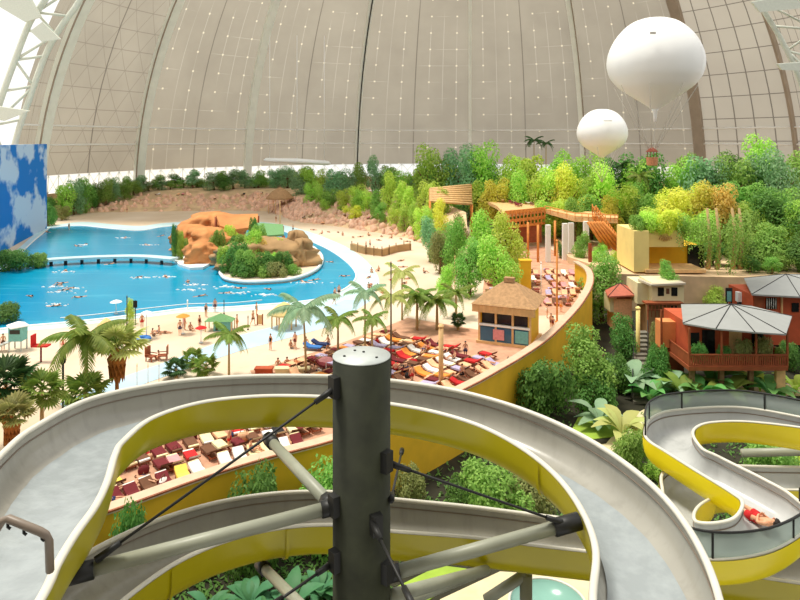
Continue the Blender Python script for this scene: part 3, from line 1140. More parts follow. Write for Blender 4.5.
palm_px('coco', 437, 330, 300, 24, 'palm', 'leafy palm beside the pale flag pole at the sunbeds', seed=14, nf=13, tr=.14)
palm_px('coco', 456, 318, 292, 20, 'palm', 'small palm left of the kiosk', seed=15, nf=11, tr=.12)
palm_px('coco', 372, 372, 318, 20, 'palm', 'low palm against the right side of the dark post', seed=16, nf=9, tr=.1)
for i, (px, yb, r, lf, lab) in enumerate([(193, 368, 13, 'palm', 'low fan palm on the pale blue promenade'), (176, 378, 14, 'palm_dark', 'low bushy palm at the slide rim under the promenade'),
                                          (206, 376, 14, 'palm', 'low palm right of the promenade fan palm'), (458, 330, 9, 'palm_dark', 'dark slim palm shrub among the sunbeds')]):
    palm_px('fan', px, yb, yb - 10, r, lf, lab, seed=30 + i, nf=16)
palm_px('coco', 534, 224, 140, 12, 'palm_dark', 'dark palm rising above the jungle belt, below the small balloon', z=0, seed=40, nf=10)
palm_px('coco', 622, 232, 166, 15, 'palm_dark', 'dark palm in the jungle left of the balloon basket', z=1.2, seed=41, nf=12)
palm_px('coco', 640, 236, 176, 15, 'palm', 'green palm in the jungle below the balloon basket', z=1.2, seed=42, nf=12)
palm_px('coco', 546, 226, 143, 10, 'palm_dark', 'second dark palm rising above the jungle, nearer the balloon', z=0, seed=43, nf=9)


# ---- plants with big blades
def blade_plant(loc, size, leaf, label, seed=0, n=9, group=None):
    rnd = random.Random(seed)
    t_ = thing('broad_leaf_plant', loc, label, 'plant', group)
    for k in range(n):
        a = k * 2.399 + rnd.uniform(-.3, .3)
        up = rnd.uniform(.9, 1.5)
        ln = size * rnd.uniform(.75, 1.1)
        d = V((math.cos(a), math.sin(a), 0))
        sd = V((-d.y, d.x, 0))
        rows = []
        for i in range(8):
            f = i / 7
            c = V(loc) + d * ln * (.25 * f + .55 * f * f) + V((0, 0, ln * (up * f - .75 * f * f)))
            wd = size * (.02 if f < .25 else .17 * math.sin(PI * min(1, (f - .2) / .82)) + .008)
            rows.append([c - sd * wd + V((0, 0, wd * .35)), c, c + sd * wd + V((0, 0, wd * .35))])
        MB().grid(rows).build('leaf', L[leaf], t_)
    return t_


# garden bushes (fine leaves), the ground there is z = GZ
def wall_bush(model, px, yt, yb, r, lf, lab, cat):
    """a bush rooted in the garden in front of the yellow wall"""
    y = G(px, yb, GZ).y
    cand = [p.y for p in wall_curve if p.x < 26 and abs(400 + F * p.x / p.y - px) < 9]
    if cand:
        y = min(y, min(cand) - .5 - r * min(cand) / F * .9)
    o = plant(model, ((px - 400) * y / F, y, GZ), 1.0, lf, lab, None, cat, cat)
    hh = max(.8, H - (yt - YH) * y / F - GZ)
    rr_ = r * y / F * (1.25 if yt > 440 else 1)
    o.scale = (rr_, rr_, hh / (2.4 if cat == 'tree' else 1.02))


for px, yt, yb, r, lf, kind, lab in [
        (545, 358, 414, 34, 'dark', 7, 'round dark green bush against the yellow wall'),
        (588, 322, 404, 34, 'mid', 6, 'dense green tree beside the end of the yellow wall'),
        (592, 372, 412, 26, 'dark', 7, 'dark bush right of the round wall bush'),
        (602, 250, 322, 26, 'mid', 6, 'green tree above the red hut, below the orange stairs'),
        (624, 312, 368, 20, 'dark', 6, 'dark tree left of the garden stairs'),
        (614, 352, 392, 18, 'dark', 7, 'dark leafy bush left of the lamp pole'),
        (655, 340, 392, 16, 'dark', 7, 'dark shrub right of the garden stairs'),
        (660, 318, 372, 12, 'olive', 7, 'olive shrub below the apricot wall'),
        (715, 284, 315, 14, 'bright', 6, 'bright green tree between the pale hut and the grey hip roof'),
        (668, 258, 292, 12, 'mid', 6, 'small tree before the yellow temple wall'),
        (654, 302, 326, 9, 'mid', 7, 'small shrub on the balcony of the pale hut'),
        (690, 322, 345, 7, 'mid', 7, 'climbing plant on the left corner of the stilt house'),
        (755, 338, 352, 13, 'olive', 7, 'potted olive shrub on the stilt house balcony'),
        (728, 338, 352, 10, 'olive', 7, 'small olive shrub on the middle of the balcony'),
        (793, 338, 372, 14, 'dark', 7, 'dark shrub right of the stilt house')]:
    if 'balcony' in lab or 'climbing' in lab:
        continue
    if px < 600 and yb > 340:
        wall_bush(MODELS[kind], px, yt, yb, r, lf, lab, 'tree' if kind == 6 else 'bush')
        continue
    g = G(px, yb, GZ if yb > 300 else 1.2)
    o = plant(MODELS[kind], g, 1.0, lf, lab, None, 'tree' if kind == 6 else 'bush', None if kind == 6 else 'bush')
    hh = (yb - yt) * g.y / F
    o.scale = (r * g.y / F, r * g.y / F, hh / (2.4 if kind == 6 else 1.15))
for px, yt, yb, r, lf, lab in [
        (246, 470, 520, 32, 'dark', 'dark bush below the yellow wall, left of the sloping strut'),
        (122, 509, 545, 22, 'dark', 'small clipped bush under the left bend of the slide'),
        (325, 455, 512, 34, 'mid', 'leafy bush behind the sloping strut and the post'),
        (352, 446, 500, 16, 'yellow', 'yellow-green bush tucked left of the post'),
        (498, 465, 525, 36, 'mid', 'leafy bush framed by the slide ring right of the post'),
        (462, 480, 522, 18, 'dark', 'dark shrub left of the framed leafy bush'),
        (530, 478, 520, 22, 'olive', 'olive shrub right of the framed leafy bush'),
        (410, 468, 505, 14, 'olive', 'sparse shrub at the wall right of the post'),
        (630, 428, 470, 22, 'mid', 'green bush at the left edge of the right slide'),
        (655, 455, 480, 12, 'bright', 'light green bush under the right slide'),
        (775, 440, 480, 30, 'mid', 'green bush seen through the right slide'),
        (790, 452, 470, 24, 'lime', 'lime bush at the right edge behind the right slide')]:
    wall_bush(FINE[1], px, yt, yb, r, lf, lab, 'bush')
bl_ = [(690, 396, 15, 'broad', 'broad leaf plant under the left corner of the stilt house'), (712, 395, 17, 'broad', 'broad leaf plant before the stilt house posts'),
       (668, 398, 16, 'palm_blue', 'broad leaf plant right of the foot of the garden stairs'), (745, 392, 15, 'broad', 'broad leaf plant behind the glass guard of the right slide'),
       (760, 392, 12, 'lime', 'light leaved plant near the right stilt'), (632, 392, 20, 'palm_blue', 'big bluish leaf plant left of the garden stairs'),
       (795, 394, 12, 'lime', 'lime leaved plant at the right frame edge'), (622, 440, 26, 'palm_pale', 'wide palm-like plant with long pale leaves left of the right slide'),
       (600, 428, 24, 'palm_blue', 'long leaved plant beside the small lawn'), (656, 372, 12, 'broad', 'leafy plant beside the middle of the garden stairs'),
       (702, 404, 19, 'broad', 'large leaf plant behind the glass guard, under the balcony'), (728, 402, 18, 'palm', 'dark green leaf plant under the middle of the balcony'), (772, 402, 17, 'broad', 'large leaf plant in front of the thick right stilt'),
       (684, 404, 17, 'palm', 'green leaf plant at the left end of the glass guard'), (650, 404, 15, 'broad', 'green leaf plant at the foot of the garden stairs'),
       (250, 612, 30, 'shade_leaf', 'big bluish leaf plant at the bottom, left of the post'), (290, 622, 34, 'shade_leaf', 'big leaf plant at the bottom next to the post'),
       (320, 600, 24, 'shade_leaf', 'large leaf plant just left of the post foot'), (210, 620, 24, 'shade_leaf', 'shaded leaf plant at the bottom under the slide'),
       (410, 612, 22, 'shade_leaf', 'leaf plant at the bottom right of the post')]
for i, (px, py_, r, lf, lab) in enumerate(bl_):
    g = G(px, py_, GZ)
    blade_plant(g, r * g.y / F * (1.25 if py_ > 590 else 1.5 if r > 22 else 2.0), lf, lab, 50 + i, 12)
# low ground cover in the garden
cov = MB()
rnd = random.Random(99)
for _ in range(9000):
    px, py = rnd.uniform(-40, 860), rnd.uniform(405, 700)
    g = G(px, py, GZ)
    if 575 < px < 640 and py < 455 or g.y > 72 or 395 < px < 600 and py > 560:
        continue
    ok = True
    for a in wall_curve[::3]:
        pass
    wx = np.interp(g.x, [p.x for p in wall_curve[:55]], [p.y for p in wall_curve[:55]])
    if g.y > wx - 1.2 and g.x < 27:
        continue
    for k in range(3):
        a = rnd.uniform(0, 6.28)
        d = V((math.cos(a), math.sin(a), rnd.uniform(.3, 1.1))).normalized() * rnd.uniform(.25, .5)
        sd = V((-math.sin(a), math.cos(a), 0)) * .09
        q = g + V((rnd.uniform(-.3, .3), rnd.uniform(-.3, .3), 0))
        cov.add([q, q + d * .6 + sd, q + d, q + d * .6 - sd], [(0, 1, 2, 3)])
tag(cov.build('ground_cover', L['dark']), 'low dark green ground cover over the sunken garden', 'ground cover', kind='stuff')  # dark leaf colour also stands in for shade below the slide
for nm, pts, m, lab in [('lawn', [(578, 418), (604, 412), (628, 420), (622, 436), (590, 440), (572, 430)], 'lawn', 'small lime green lawn between the wall bushes and the right slide'),
                        ('lawn', [(392, 590), (440, 566), (470, 570), (430, 600), (392, 618)], 'lawn', 'lime green lawn strip at the bottom right of the post')]:
    tag(MB().prism([G(*q, GZ)[:2] for q in pts], GZ, GZ + .06).build(nm, M[m]), lab, 'lawn', kind='stuff')
for nm, pts, m in [('garden_path', [(628, 418), (655, 404), (662, 410), (640, 440), (600, 470), (560, 470), (560, 452), (606, 444)], 'path'),
                   ('garden_path', [(680, 384), (800, 384), (820, 396), (680, 396)], 'coping'),
                   ('garden_path', [(440, 600), (500, 572), (640, 580), (640, 640), (420, 660)], 'path')]:
    struct(MB().prism([G(*q, GZ)[:2] for q in pts], GZ, GZ + .04).build(nm, M[m]))
pc = G(548, 613, GZ)
t_ = thing('round_pool', pc, 'pale teal pool with a light edge at the bottom, seen under the slide', 'pool')
MB().lathe([(2.2, GZ), (2.2, GZ + .5), (2.05, GZ + .5), (2.05, GZ + .4), (.02, GZ + .4)], (pc.x, pc.y, 0), 40).build('water', M['tealpool'], t_)
MB().tube([V((pc.x + 2.15 * math.cos(k * PI / 20), pc.y + 2.15 * math.sin(k * PI / 20), GZ + .52)) for k in range(41)], .09, 6).build('edge', M['rim'], t_)


# ---- rocks and islands
def mound(mb, c, rx, ry, h, seed, rough=.25, n=44, k=16, flat=.6):
    rnd = random.Random(seed)
    ph = [rnd.uniform(0, 6.28) for _ in range(8)]
    rows = []
    for i in range(k + 1):
        f = i / k
        row = []
        for j in range(n + 1):
            a = 2 * PI * (j % n) / n
            w_ = 1 + rough * (math.sin(3 * a + ph[0]) * .5 + math.sin(5 * a + ph[1] + 4 * f) * .35 + math.sin(9 * a + ph[2] - 7 * f) * .25)
            nv = mnoise.fractal(V((math.cos(a) * 1.7 + seed * 3.1, math.sin(a) * 1.7, f * 2.4 + seed)), 1.0, 2.0, 3)
            rr_ = (1 - f ** 2.6) ** flat * (w_ + (.42 * nv if n > 10 else 0))
            zz = h * f * (1 + (.22 * nv * (1 - f) if n > 10 else 0))
            row.append(V((c[0] + rx * rr_ * math.cos(a), c[1] + ry * rr_ * math.sin(a), c[2] + zz)))
        rows.append(row)
    mb.grid(rows, 0, True)
    return mb


isl = thing('stage_island', G(196, 262), 'orange rock island on the left with a flat tan roof, end of the jetty', 'island')
MB().prism([G(x, y)[:2] for x, y in [(172, 254), (173, 261), (179, 267), (190, 270.5), (203, 270), (212, 265), (218, 259), (232, 257), (248, 248), (240, 232), (196, 230), (178, 240)]], 0, .5).build('beach_rim', M['poolrim'], isl)
b = MB()
g = G(197, 266)
mound(b, (g.x, g.y + 2, .3), 3.0, 2.6, 3.6, 1, .08, flat=.22)
b.build('round_rock', M['rock'], isl)
b = MB()
g = G(206, 252)
mound(b, (g.x - .5, g.y + 2, .3), 5.4, 6.0, 4.4, 2, .28, flat=.5)
g = G(212, 240)
mound(b, (g.x, g.y, .3), 6.2, 7, 6.0, 3, .28, flat=.45)
g = G(190, 248)
mound(b, (g.x, g.y, .3), 3.4, 4.5, 4.6, 4, .28, flat=.4)
b.build('rock_hill', M['rock'], isl)
g0 = [P(216, 217, 136), P(258, 216, 140), P(257, 229, 133), P(232, 232, 131), P(220, 228, 132)]
b = MB()
b.add(g0 + [q + V((0, 0, .5)) for q in g0], [(4, 3, 2, 1, 0), (5, 6, 7, 8, 9)] + [(i, (i + 1) % 5, 5 + (i + 1) % 5, 5 + i) for i in range(5)])
b.build('flat_roof', M['rock'], isl)
for q in g0:
    MB().tube([V((q.x, q.y, .2)), q], .3, 6).build('roof_post', M['brownwood'], isl)
isl2 = thing('planted_island', G(265, 268), 'planted rock island right of the stage island with a sandy right rim', 'island')
rim = smooth_path([G(x, y) for x, y in [(220, 276), (226, 282), (245, 285), (268, 284.5), (292, 282), (312, 275), (321.5, 266), (320, 256), (306, 246), (280, 242), (240, 246), (222, 262), (220, 276)]], 4)
MB().prism([(p.x, p.y) for p in rim[:-1]], 0, .55).build('beach', M['sand'], isl2)
MB().tube([V((p.x, p.y, .5)) for p in rim], .28, 6).build('rim', M['poolrim'], isl2)
b = MB()
g = G(262, 268)
mound(b, (g.x, g.y + 1, .5), 7.6, 7.2, 4.6, 7, .26, flat=.5)
b.build('rock_core', M['rock_grey'], isl2)
b = MB()
g = G(297, 270)
mound(b, (g.x + .4, g.y + 2.5, .5), 1.7, 2.6, 4.6, 8, .3, flat=.3)
g = G(292, 262)
mound(b, (g.x + .6, g.y + 1, .5), 2.2, 2.4, 5.2, 9, .3, flat=.35)
b.build('rock_spire', M['rock_grey'], isl2)
b = MB()
g0 = [P(252, 224, 133), P(283, 226, 133), P(284, 236, 126), P(258, 238, 126)]
b.add(g0 + [q + V((0, 0, .35)) for q in g0], [(3, 2, 1, 0), (4, 5, 6, 7)] + [(i, (i + 1) % 4, 4 + (i + 1) % 4, 4 + i) for i in range(4)])
b.build('green_awning', M['green_cloth'], isl2)
for q in g0:
    MB().tube([V((q.x, q.y, .4)), q], .2, 6).build('awning_post', M['brownwood'], isl2)
for i, (px, yb, yt, r, lf, lab) in enumerate([
        (234, 276, 242, 13, 'dark', 'dark bush at the left front of the planted island'), (250, 279, 248, 13, 'mid', 'green bush at the front of the planted island'),
        (268, 279, 252, 11, 'dark', 'dark bush in the middle front of the planted island'), (284, 277, 250, 10, 'dark', 'dark bush beside the orange rock spire'),
        (240, 268, 232, 11, 'mid', 'green bush on the left shoulder of the planted island'), (272, 268, 238, 12, 'lime', 'lime bush on top of the planted island'),
        (258, 262, 222, 9, 'mid', 'green tree behind the awning of the planted island'), (254, 252, 216, 5, 'dark', 'pointed dark shrub between both islands'),
        (243, 280, 258, 12, 'dark', 'low dark bush at the left water edge of the planted island'), (226, 273, 246, 8, 'bright', 'bright bush at the left tip of the planted island'),
        (262, 280, 264, 10, 'mid', 'low green bush at the front edge of the planted island'), (278, 280, 262, 11, 'olive', 'olive bush at the front edge of the planted island'),
        (293, 278, 264, 8, 'mid', 'low bush before the orange rock spire'), (250, 270, 228, 11, 'bright', 'bright bush high on the planted island'),
        (262, 270, 236, 10, 'gold', 'golden bush near the top of the planted island'), (284, 268, 244, 9, 'lime', 'lime bush on the right shoulder of the planted island'),
        (236, 262, 234, 9, 'dark', 'dark bush on the left top of the planted island'), (276, 262, 240, 9, 'mid', 'green bush beside the awning on the planted island'), (290, 266, 250, 7, 'bright', 'bright bush at the foot of the rock spire'),
        (222, 246, 226, 7, 'dark', 'dark bush before the flat roof of the stage island'), (196, 256, 246, 5, 'bright', 'small bright bush above the round rock of the stage island'),
        (248, 262, 238, 10, 'mid', 'green bush on the middle top of the planted island'), (270, 274, 254, 10, 'bright', 'bright bush in the centre of the planted island'), (262, 256, 236, 9, 'olive', 'olive bush in front of the green awning'), (296, 258, 246, 6, 'dark', 'small dark bush behind the rock spire'),
        (218, 262, 228, 7, 'mid', 'green bush in the gap between the two islands'), (176, 262, 222, 4, 'dark', 'slim dark shrub at the left end of the stage island'),
        (212, 258, 234, 6, 'olive', 'olive bush before the stage island hill'), (194, 240, 222, 5, 'dark', 'small dark bush on the left shoulder of the stage island'),
        (202, 238, 214, 8, 'mid', 'green tree on top of the stage island'), (178, 262, 230, 5, 'bright', 'climbing shrub at the left end of the stage island'),
        (183, 258, 238, 5, 'mid', 'small shrub at the jetty end of the stage island'), (232, 250, 224, 7, 'lime', 'light shrub below the flat roof of the stage island'),
        (20, 270, 246, 17, 'dark', 'dark bush at the left end of the jetty'), (2, 322, 302, 14, 'dark', 'dark bush at the left frame edge by the pool'),
        (36, 268, 252, 9, 'mid', 'low green bush on the jetty head'), (48, 226, 200, 9, 'dark', 'dark shrub at the foot of the blue backdrop')]):
    g = G(px, yb)
    g.z = .05 if 'jetty' in lab and 'stage' not in lab or 'frame edge' in lab or 'backdrop' in lab else .4
    o = plant(FINE[1], g, 1.0, lf, lab, None, 'bush', 'bush')
    o.scale = (r * 1.3 * g.y / F, r * 1.3 * g.y / F, (yb - yt) * g.y / F / 1.15)

# jetty between the left shore and the stage island
jp = smooth_path([G(x, y, 1.0) for x, y in [(30, 262), (60, 259.5), (100, 257.5), (140, 257), (174, 259.5)]], 5)
jt = thing('jetty', (jp[0].x, jp[0].y, 0), 'low pale jetty on posts crossing the pool to the stage island', 'jetty')
b = MB()
b.strip([p + V((0, 0, .25)) for p in jp], 1.1, .35)
b.build('deck', M['shallow'], jt)
for i in range(2, len(jp) - 1, 2):
    MB().box((jp[i].x, jp[i].y - .6, .36), (.4, .4, .9)).build('post', M['dark'], jt)

# ------------------------------------------------------------------ people
STAND = dict(pel=(0, 0, .95), sp=(0, .01, 1.14), ch=(0, .01, 1.33), nk=(0, .01, 1.48), h0=(0, -.01, 1.57), h1=(0, -.015, 1.67),
             hip=(.095, 0, .88), kn=(.1, -.02, .49), an=(.1, .02, .09), to=(.115, -.15, .035),
             sh=(.175, .01, 1.40), el=(.235, .02, 1.13), wr=(.25, -.06, .9), ha=(.25, -.09, .81))
ORD = ['pel', 'sp', 'ch', 'nk', 'h0', 'h1']
RAD = dict(pel=.135, sp=.118, ch=.13, nk=.056, h0=.085, h1=.088, hip=.098, kn=.06, an=.042, to=.035, sh=.062, el=.043, wr=.032, ha=.036)


def pose(base=STAND, right=None, **kw):
    j = {k: V(v) for k, v in base.items()}
    j.update({k: V(v) for k, v in kw.items()})
    full = {k: j[k] for k in ORD}
    for k in ('hip', 'kn', 'an', 'to', 'sh', 'el', 'wr', 'ha'):
        full[k + 'L'] = j[k]
        r = V((right or {}).get(k, (-j[k].x, j[k].y, j[k].z)))
        full[k + 'R'] = r
    return full


def person_model(j, woman=False):
    names = list(j)
    idx = {n: i for i, n in enumerate(names)}
    ed = [('pel', 'sp'), ('sp', 'ch'), ('ch', 'nk'), ('nk', 'h0'), ('h0', 'h1')]
    for s in 'LR':
        ed += [('pel', 'hip' + s), ('hip' + s, 'kn' + s), ('kn' + s, 'an' + s), ('an' + s, 'to' + s),
               ('ch', 'sh' + s), ('sh' + s, 'el' + s), ('el' + s, 'wr' + s), ('wr' + s, 'ha' + s)]
    me = bpy.data.meshes.new('body')
    me.from_pydata([tuple(j[n]) for n in names], [(idx[a], idx[b]) for a, b in ed], [])
    ob = bpy.data.objects.new('body', me)
    COL.objects.link(ob)
    sk = ob.modifiers.new('skin', 'SKIN')
    sk.use_smooth_shade = True
    for n in names:
        key = n[:-1] if n[-1] in 'LR' else n
        r = RAD[key] * (.9 if woman and key in ('sp', 'ch', 'sh', 'el', 'kn') else 1)
        d = me.skin_vertices[0].data[idx[n]]
        d.radius = (r, r * (.8 if key in ('ch', 'sp', 'pel') else 1))
        d.use_root = n == 'pel'
    ss = ob.modifiers.new('sub', 'SUBSURF')
    ss.levels = ss.render_levels = 2
    dg = bpy.context.evaluated_depsgraph_get()
    m2 = bpy.data.meshes.new_from_object(ob.evaluated_get(dg))
    bpy.data.objects.remove(ob)
    mb = MB()
    mb.add([v.co.copy() for v in m2.vertices], [tuple(p.vertices) for p in m2.polygons], 0, True)
    # fingers, nose, ears, eyes
    for s in 'LR':
        w_, h_ = j['wr' + s], j['ha' + s]
        d = (h_ - w_).normalized()
        sd = d.orthogonal().normalized()
        pn = d.cross(sd)
        for k in range(4):
            o = sd * (.022 * (k - 1.5))
            ln = (.07, .08, .075, .058)[k]
            p = h_ + o
            mb.tube([p, p + d * ln * .5 + pn * .006, p + d * ln * .85 + pn * .026], [.0095, .0085, .007], 5, 0)
        p = w_.lerp(h_, .5) + sd * .03
        mb.tube([p, p + sd * .03 + d * .025, p + sd * .035 + d * .06], [.011, .0095, .008], 5, 0)
    up = (j['h1'] - j['h0']).normalized()
    c = j['h0'].lerp(j['h1'], .45)
    fw = V((0, -1, 0)) if abs(up.y) < .7 else V((0, 0, 1))
    fw = (fw - up * fw.dot(up)).normalized()
    rt = up.cross(fw)
    mb.tube([c + fw * .075 + up * .025, c + fw * .108 - up * .018, c + fw * .08 - up * .024], [.008, .014, .008], 6, 0)
    for s in (-1, 1):
        mb.tube([c + rt * s * .083 + up * .02, c + rt * s * .1, c + rt * s * .083 - up * .03], [.012, .02, .008], 6, 0)
        mb.tube([c + rt * s * .032 + fw * .072 + up * .022, c + rt * s * .032 + fw * .088 + up * .022], [.012, .009], 6, 1)
    mb.tube([c + rt * .022 + fw * .08 - up * .048, c + fw * .088 - up * .05, c - rt * .022 + fw * .08 - up * .048], [.005, .008, .005], 5, 2)
    root = thing('person', (0, 0, 0), 'model', 'person')
    mb.build('body', [M['skin'], M['hair'], M['red']], root)
    hb = MB()
    rows = []
    for i in range(9):
        a = PI * .62 * i / 8
        rows.append([c + (up * math.cos(a) + (rt * math.cos(b) * .93 - fw * math.sin(b)) * math.sin(a)) * (.108 if math.sin(b) > -.3 else .1) + up * .012
                     if not (math.sin(b) < -.35 and a > PI * .33) else c + (up * math.cos(PI * .33) + (rt * math.cos(b) * .93 - fw * math.sin(b)) * math.sin(PI * .33)) * .104 + up * .012
                     for b in [2 * PI * q / 16 for q in range(17)]])
    hb.grid(rows, 0, True)
    hb.build('hair', M['hair'], root)
    sw = MB()
    if woman:
        sw.tube([j['pel'].lerp(j['hipL'].lerp(j['hipR'], .5), .9), j['pel'], j['sp'], j['sp'].lerp(j['ch'], .75)], [.12, .165, .135, .14], 12, 0, flat=.86)
    else:
        sw.tube([j['pel'].lerp(j['hipL'].lerp(j['hipR'], .5), .7), j['pel'].lerp(j['sp'], .35)], [.165, .15], 12, 0, flat=.86)
        for s in 'LR':
            sw.tube([j['hip' + s], j['hip' + s].lerp(j['kn' + s], .5)], [.115, .1], 10, 0)
    sw.build('swimwear', M['navy'], root)
    return root


SIT = pose(pel=(0, 0, .13), sp=(0, .05, .31), ch=(0, .08, .5), nk=(0, .06, .65), h0=(0, .03, .74), h1=(0, .02, .84), hip=(.1, -.05, .12),
           kn=(.13, -.42, .34), an=(.12, -.76, .07), to=(.13, -.92, .05), sh=(.175, .08, .57), el=(.27, .05, .32), wr=(.24, -.15, .2), ha=(.22, -.23, .2))
LIE = pose(pel=(0, 0, .13), sp=(0, .19, .125), ch=(0, .38, .14), nk=(0, .54, .14), h0=(0, .63, .15), h1=(0, .73, .16), hip=(.1, -.07, .12),
           kn=(.12, -.45, .13), an=(.11, -.85, .07), to=(.13, -.93, .17), sh=(.175, .45, .13), el=(.28, .2, .1), wr=(.26, -.04, .09), ha=(.25, -.13, .09))
SWIM = pose(pel=(0, 0, .02), sp=(0, .19, .04), ch=(0, .38, .05), nk=(0, .53, .1), h0=(0, .62, .16), h1=(0, .71, .2), hip=(.09, -.07, 0),
            kn=(.1, -.47, -.05), an=(.1, -.86, -.02), to=(.1, -1.0, -.05), sh=(.18, .45, .08), el=(.27, .68, .16), wr=(.2, .9, .05), ha=(.18, 1.0, .02),
            right=dict(el=(-.32, .3, .02), wr=(-.34, .08, -.04), ha=(-.34, 0, -.05)))
WALK = pose(kn=(.1, -.17, .52), an=(.1, -.2, .1), to=(.11, -.36, .05), el=(.24, .12, 1.15), wr=(.25, .1, .9), ha=(.25, .08, .81),
            right=dict(kn=(-.1, .08, .49), an=(-.1, .34, .16), to=(-.11, .26, .04), el=(-.24, -.08, 1.14), wr=(-.22, -.28, 1.02), ha=(-.22, -.36, 1.0)))
PM = dict(stand=person_model(pose()), woman=person_model(pose(), True), walk=person_model(WALK), sit=person_model(SIT), lie=person_model(LIE), swim=person_model(SWIM))
MODELS += list(PM.values())


def person(kind, loc, rz, color, label, group=None, sc=1.0):
    return dup(PM[kind], loc, rz, sc, label, group, {'swimwear': M[color]})


BEACH = [
    ('stand', 142, 328, .5, 'red', 'person in red swimwear beside the white parasol on the near beach'),
    ('sit', 153, 336, 2.2, 'black', 'person in black sitting on the sand right of the white parasol'),
    ('sit', 158.5, 333, -1, 'navy', 'person in navy sitting behind the one in black'),
    ('lie', 164.5, 333, 1.4, 'brown', 'person in brown lying alone on the near sand'),
    ('stand', 180, 335, .2, 'navy', 'person standing in front of the orange parasol'),
    ('woman', 184.5, 330, 2.4, 'pink', 'woman in a pink swimsuit under the orange parasol'),
    ('sit', 190.5, 330, .8, 'maroon', 'person in maroon sitting right of the orange parasol'),
    ('woman', 199.5, 330, 1.2, 'maroon', 'woman in maroon behind the red parasol'),
    ('woman', 206, 317, 2.8, 'black', 'person in black standing at the water edge left of the green stall'),
    ('stand', 215, 312, 0, 'navy', 'person in the shallows behind the green stall'),
    ('stand', 237, 329, 1.5, 'orange_cloth', 'person in orange standing right of the green stall'),
    ('woman', 256.5, 316, 2.0, 'black', 'person in black at the water edge next to the timber screen'),
    ('walk', 253, 325, 1.0, 'brown', 'person in brown walking left of the timber screen'),
    ('woman', 270.5, 350, -.6, 'black', 'person in black standing on the pale promenade'),
    ('sit', 291, 348, 1.0, 'black', 'person in black sitting left of the slender palm'),
    ('stand', 295, 348, -.5, 'maroon', 'person in maroon standing behind the sitting one in black'),
    ('sit', 306, 345, .4, 'orange_cloth', 'person in orange sitting beside the slender palm trunk'),
    ('walk', 328, 351, -1.1, 'navy', 'person in navy walking beside the blue sunbeds'),
    ('sit', 278, 367, .4, 'green_cloth', 'person in green sitting on the back wall bench, leftmost'),
    ('sit', 287, 366, .1, 'black', 'person in black sitting between the benches by the slide rim'),
    ('sit', 296, 367, -.3, 'yellow_cloth', 'person in yellow sitting by the slide rim'),
    ('sit', 315, 373, 1.8, 'navy', 'person in navy sitting right of the slender palm foot'),
    ('walk', 334, 305, 1.9, 'maroon', 'person in maroon walking in the shallows right of the slender palm crown'),
    ('stand', 339, 297, .3, 'black', 'person in black standing in the right shallows of the pool'),
    ('stand', 335, 300, .9, 'navy', 'person in navy standing in the right shallows'),
    ('woman', 69, 230, 1, 'black', 'tiny person in black at the far left pool edge'),
    ('woman', 127, 213, 1, 'maroon', 'tiny person on the far sand behind the pool'),
    ('sit', 424, 273, 2, 'navy', 'person in navy sitting on the right beach'),
    ('walk', 366, 250, 1, 'black', 'person in black walking by the timber groyne'),
    ('stand', 370, 248, 2, 'navy', 'person in navy standing behind the timber groyne'),
    ('walk', 452.5, 282, 1, 'brown', 'person in brown walking at the right edge of the beach'),
    ('woman', 276, 222, 1, 'black', 'person in black on the far path behind the islands'),
    ('walk', 293, 232, 1, 'navy', 'person in navy at the far right pool edge'),
    ('stand', 551, 328, .4, 'black', 'person in black standing right of the kiosk'),
    ('woman', 553, 331, 2.5, 'maroon', 'woman in maroon nearest the yellow coping right of the kiosk'),
    ('woman', 547, 318, 1.5, 'white_cloth', 'woman in white behind the ones right of the kiosk'),
    ('stand', 561, 312, 2.5, 'orange_cloth', 'person in orange at the curved end of the yellow wall'),
    ('woman', 568, 306, .3, 'pink', 'woman in pink at the curved end of the yellow wall'),
    ('stand', 3, 350, .5, 'brown', 'person in brown left of the lifeguard hut'),
    ('sit', 63, 345, .5, 'red', 'person in red sitting behind the arching palm'),
    ('woman', 98, 352, .5, 'pink', 'woman in pink between the palms on the near beach'),
    ('sit', 108, 338, 1.5, 'maroon', 'person in maroon sitting above the skirted fan palm'),
]
for kd, px, py, rz, c, lab in BEACH:
    person(kd, G(px, py, 0.03), rz, c, lab)
rr = random.Random(21)
for i in range(26):
    px, py = rr.uniform(355, 450), rr.uniform(252, 300)
    if px - 345 < (py - 240) * .45:
        px += 30
    c = rr.choice(['black', 'navy', 'red'])
    kd = rr.choice(['lie', 'lie', 'sit'])
    word = dict(black='black', navy='navy', red='red')[c]
    act = 'lying' if kd == 'lie' else 'sitting'
    person(kd, G(px, py, .01), rr.uniform(0, 6.28), c, 'person in %s swimwear %s on the white right beach' % (word, act), 'bathers %s on the right beach in %s' % (act, word))
for i in range(16):
    px = 296 + i * 8 + rr.uniform(-3, 3)
    person('lie' if i % 3 else 'sit', G(px, 231 + max(0, px - 330) * .12 + rr.uniform(-1, 4), .02), rr.uniform(0, 6.28), 'black', 'tiny person in black on the far sand below the rubble bank', 'bathers on the far sand')
for px, py in [(58, 285), (64, 290), (70, 288), (54, 306), (80, 297), (62, 283), (48, 232), (78, 246), (86, 244), (125, 238), (147, 245), (161, 236), (110, 264), (140, 277), (166, 277), (188, 282), (225, 293), (240, 288), (268, 289),
               (305, 282), (314, 280), (345, 276), (330, 262), (66, 271), (30, 296), (200, 296)]:
    person('swim', G(px, py, .1), rr.uniform(0, 6.28), rr.choice(['black', 'navy', 'black']), 'swimmer with one arm stretched out in the turquoise pool', 'swimmers in the pool')
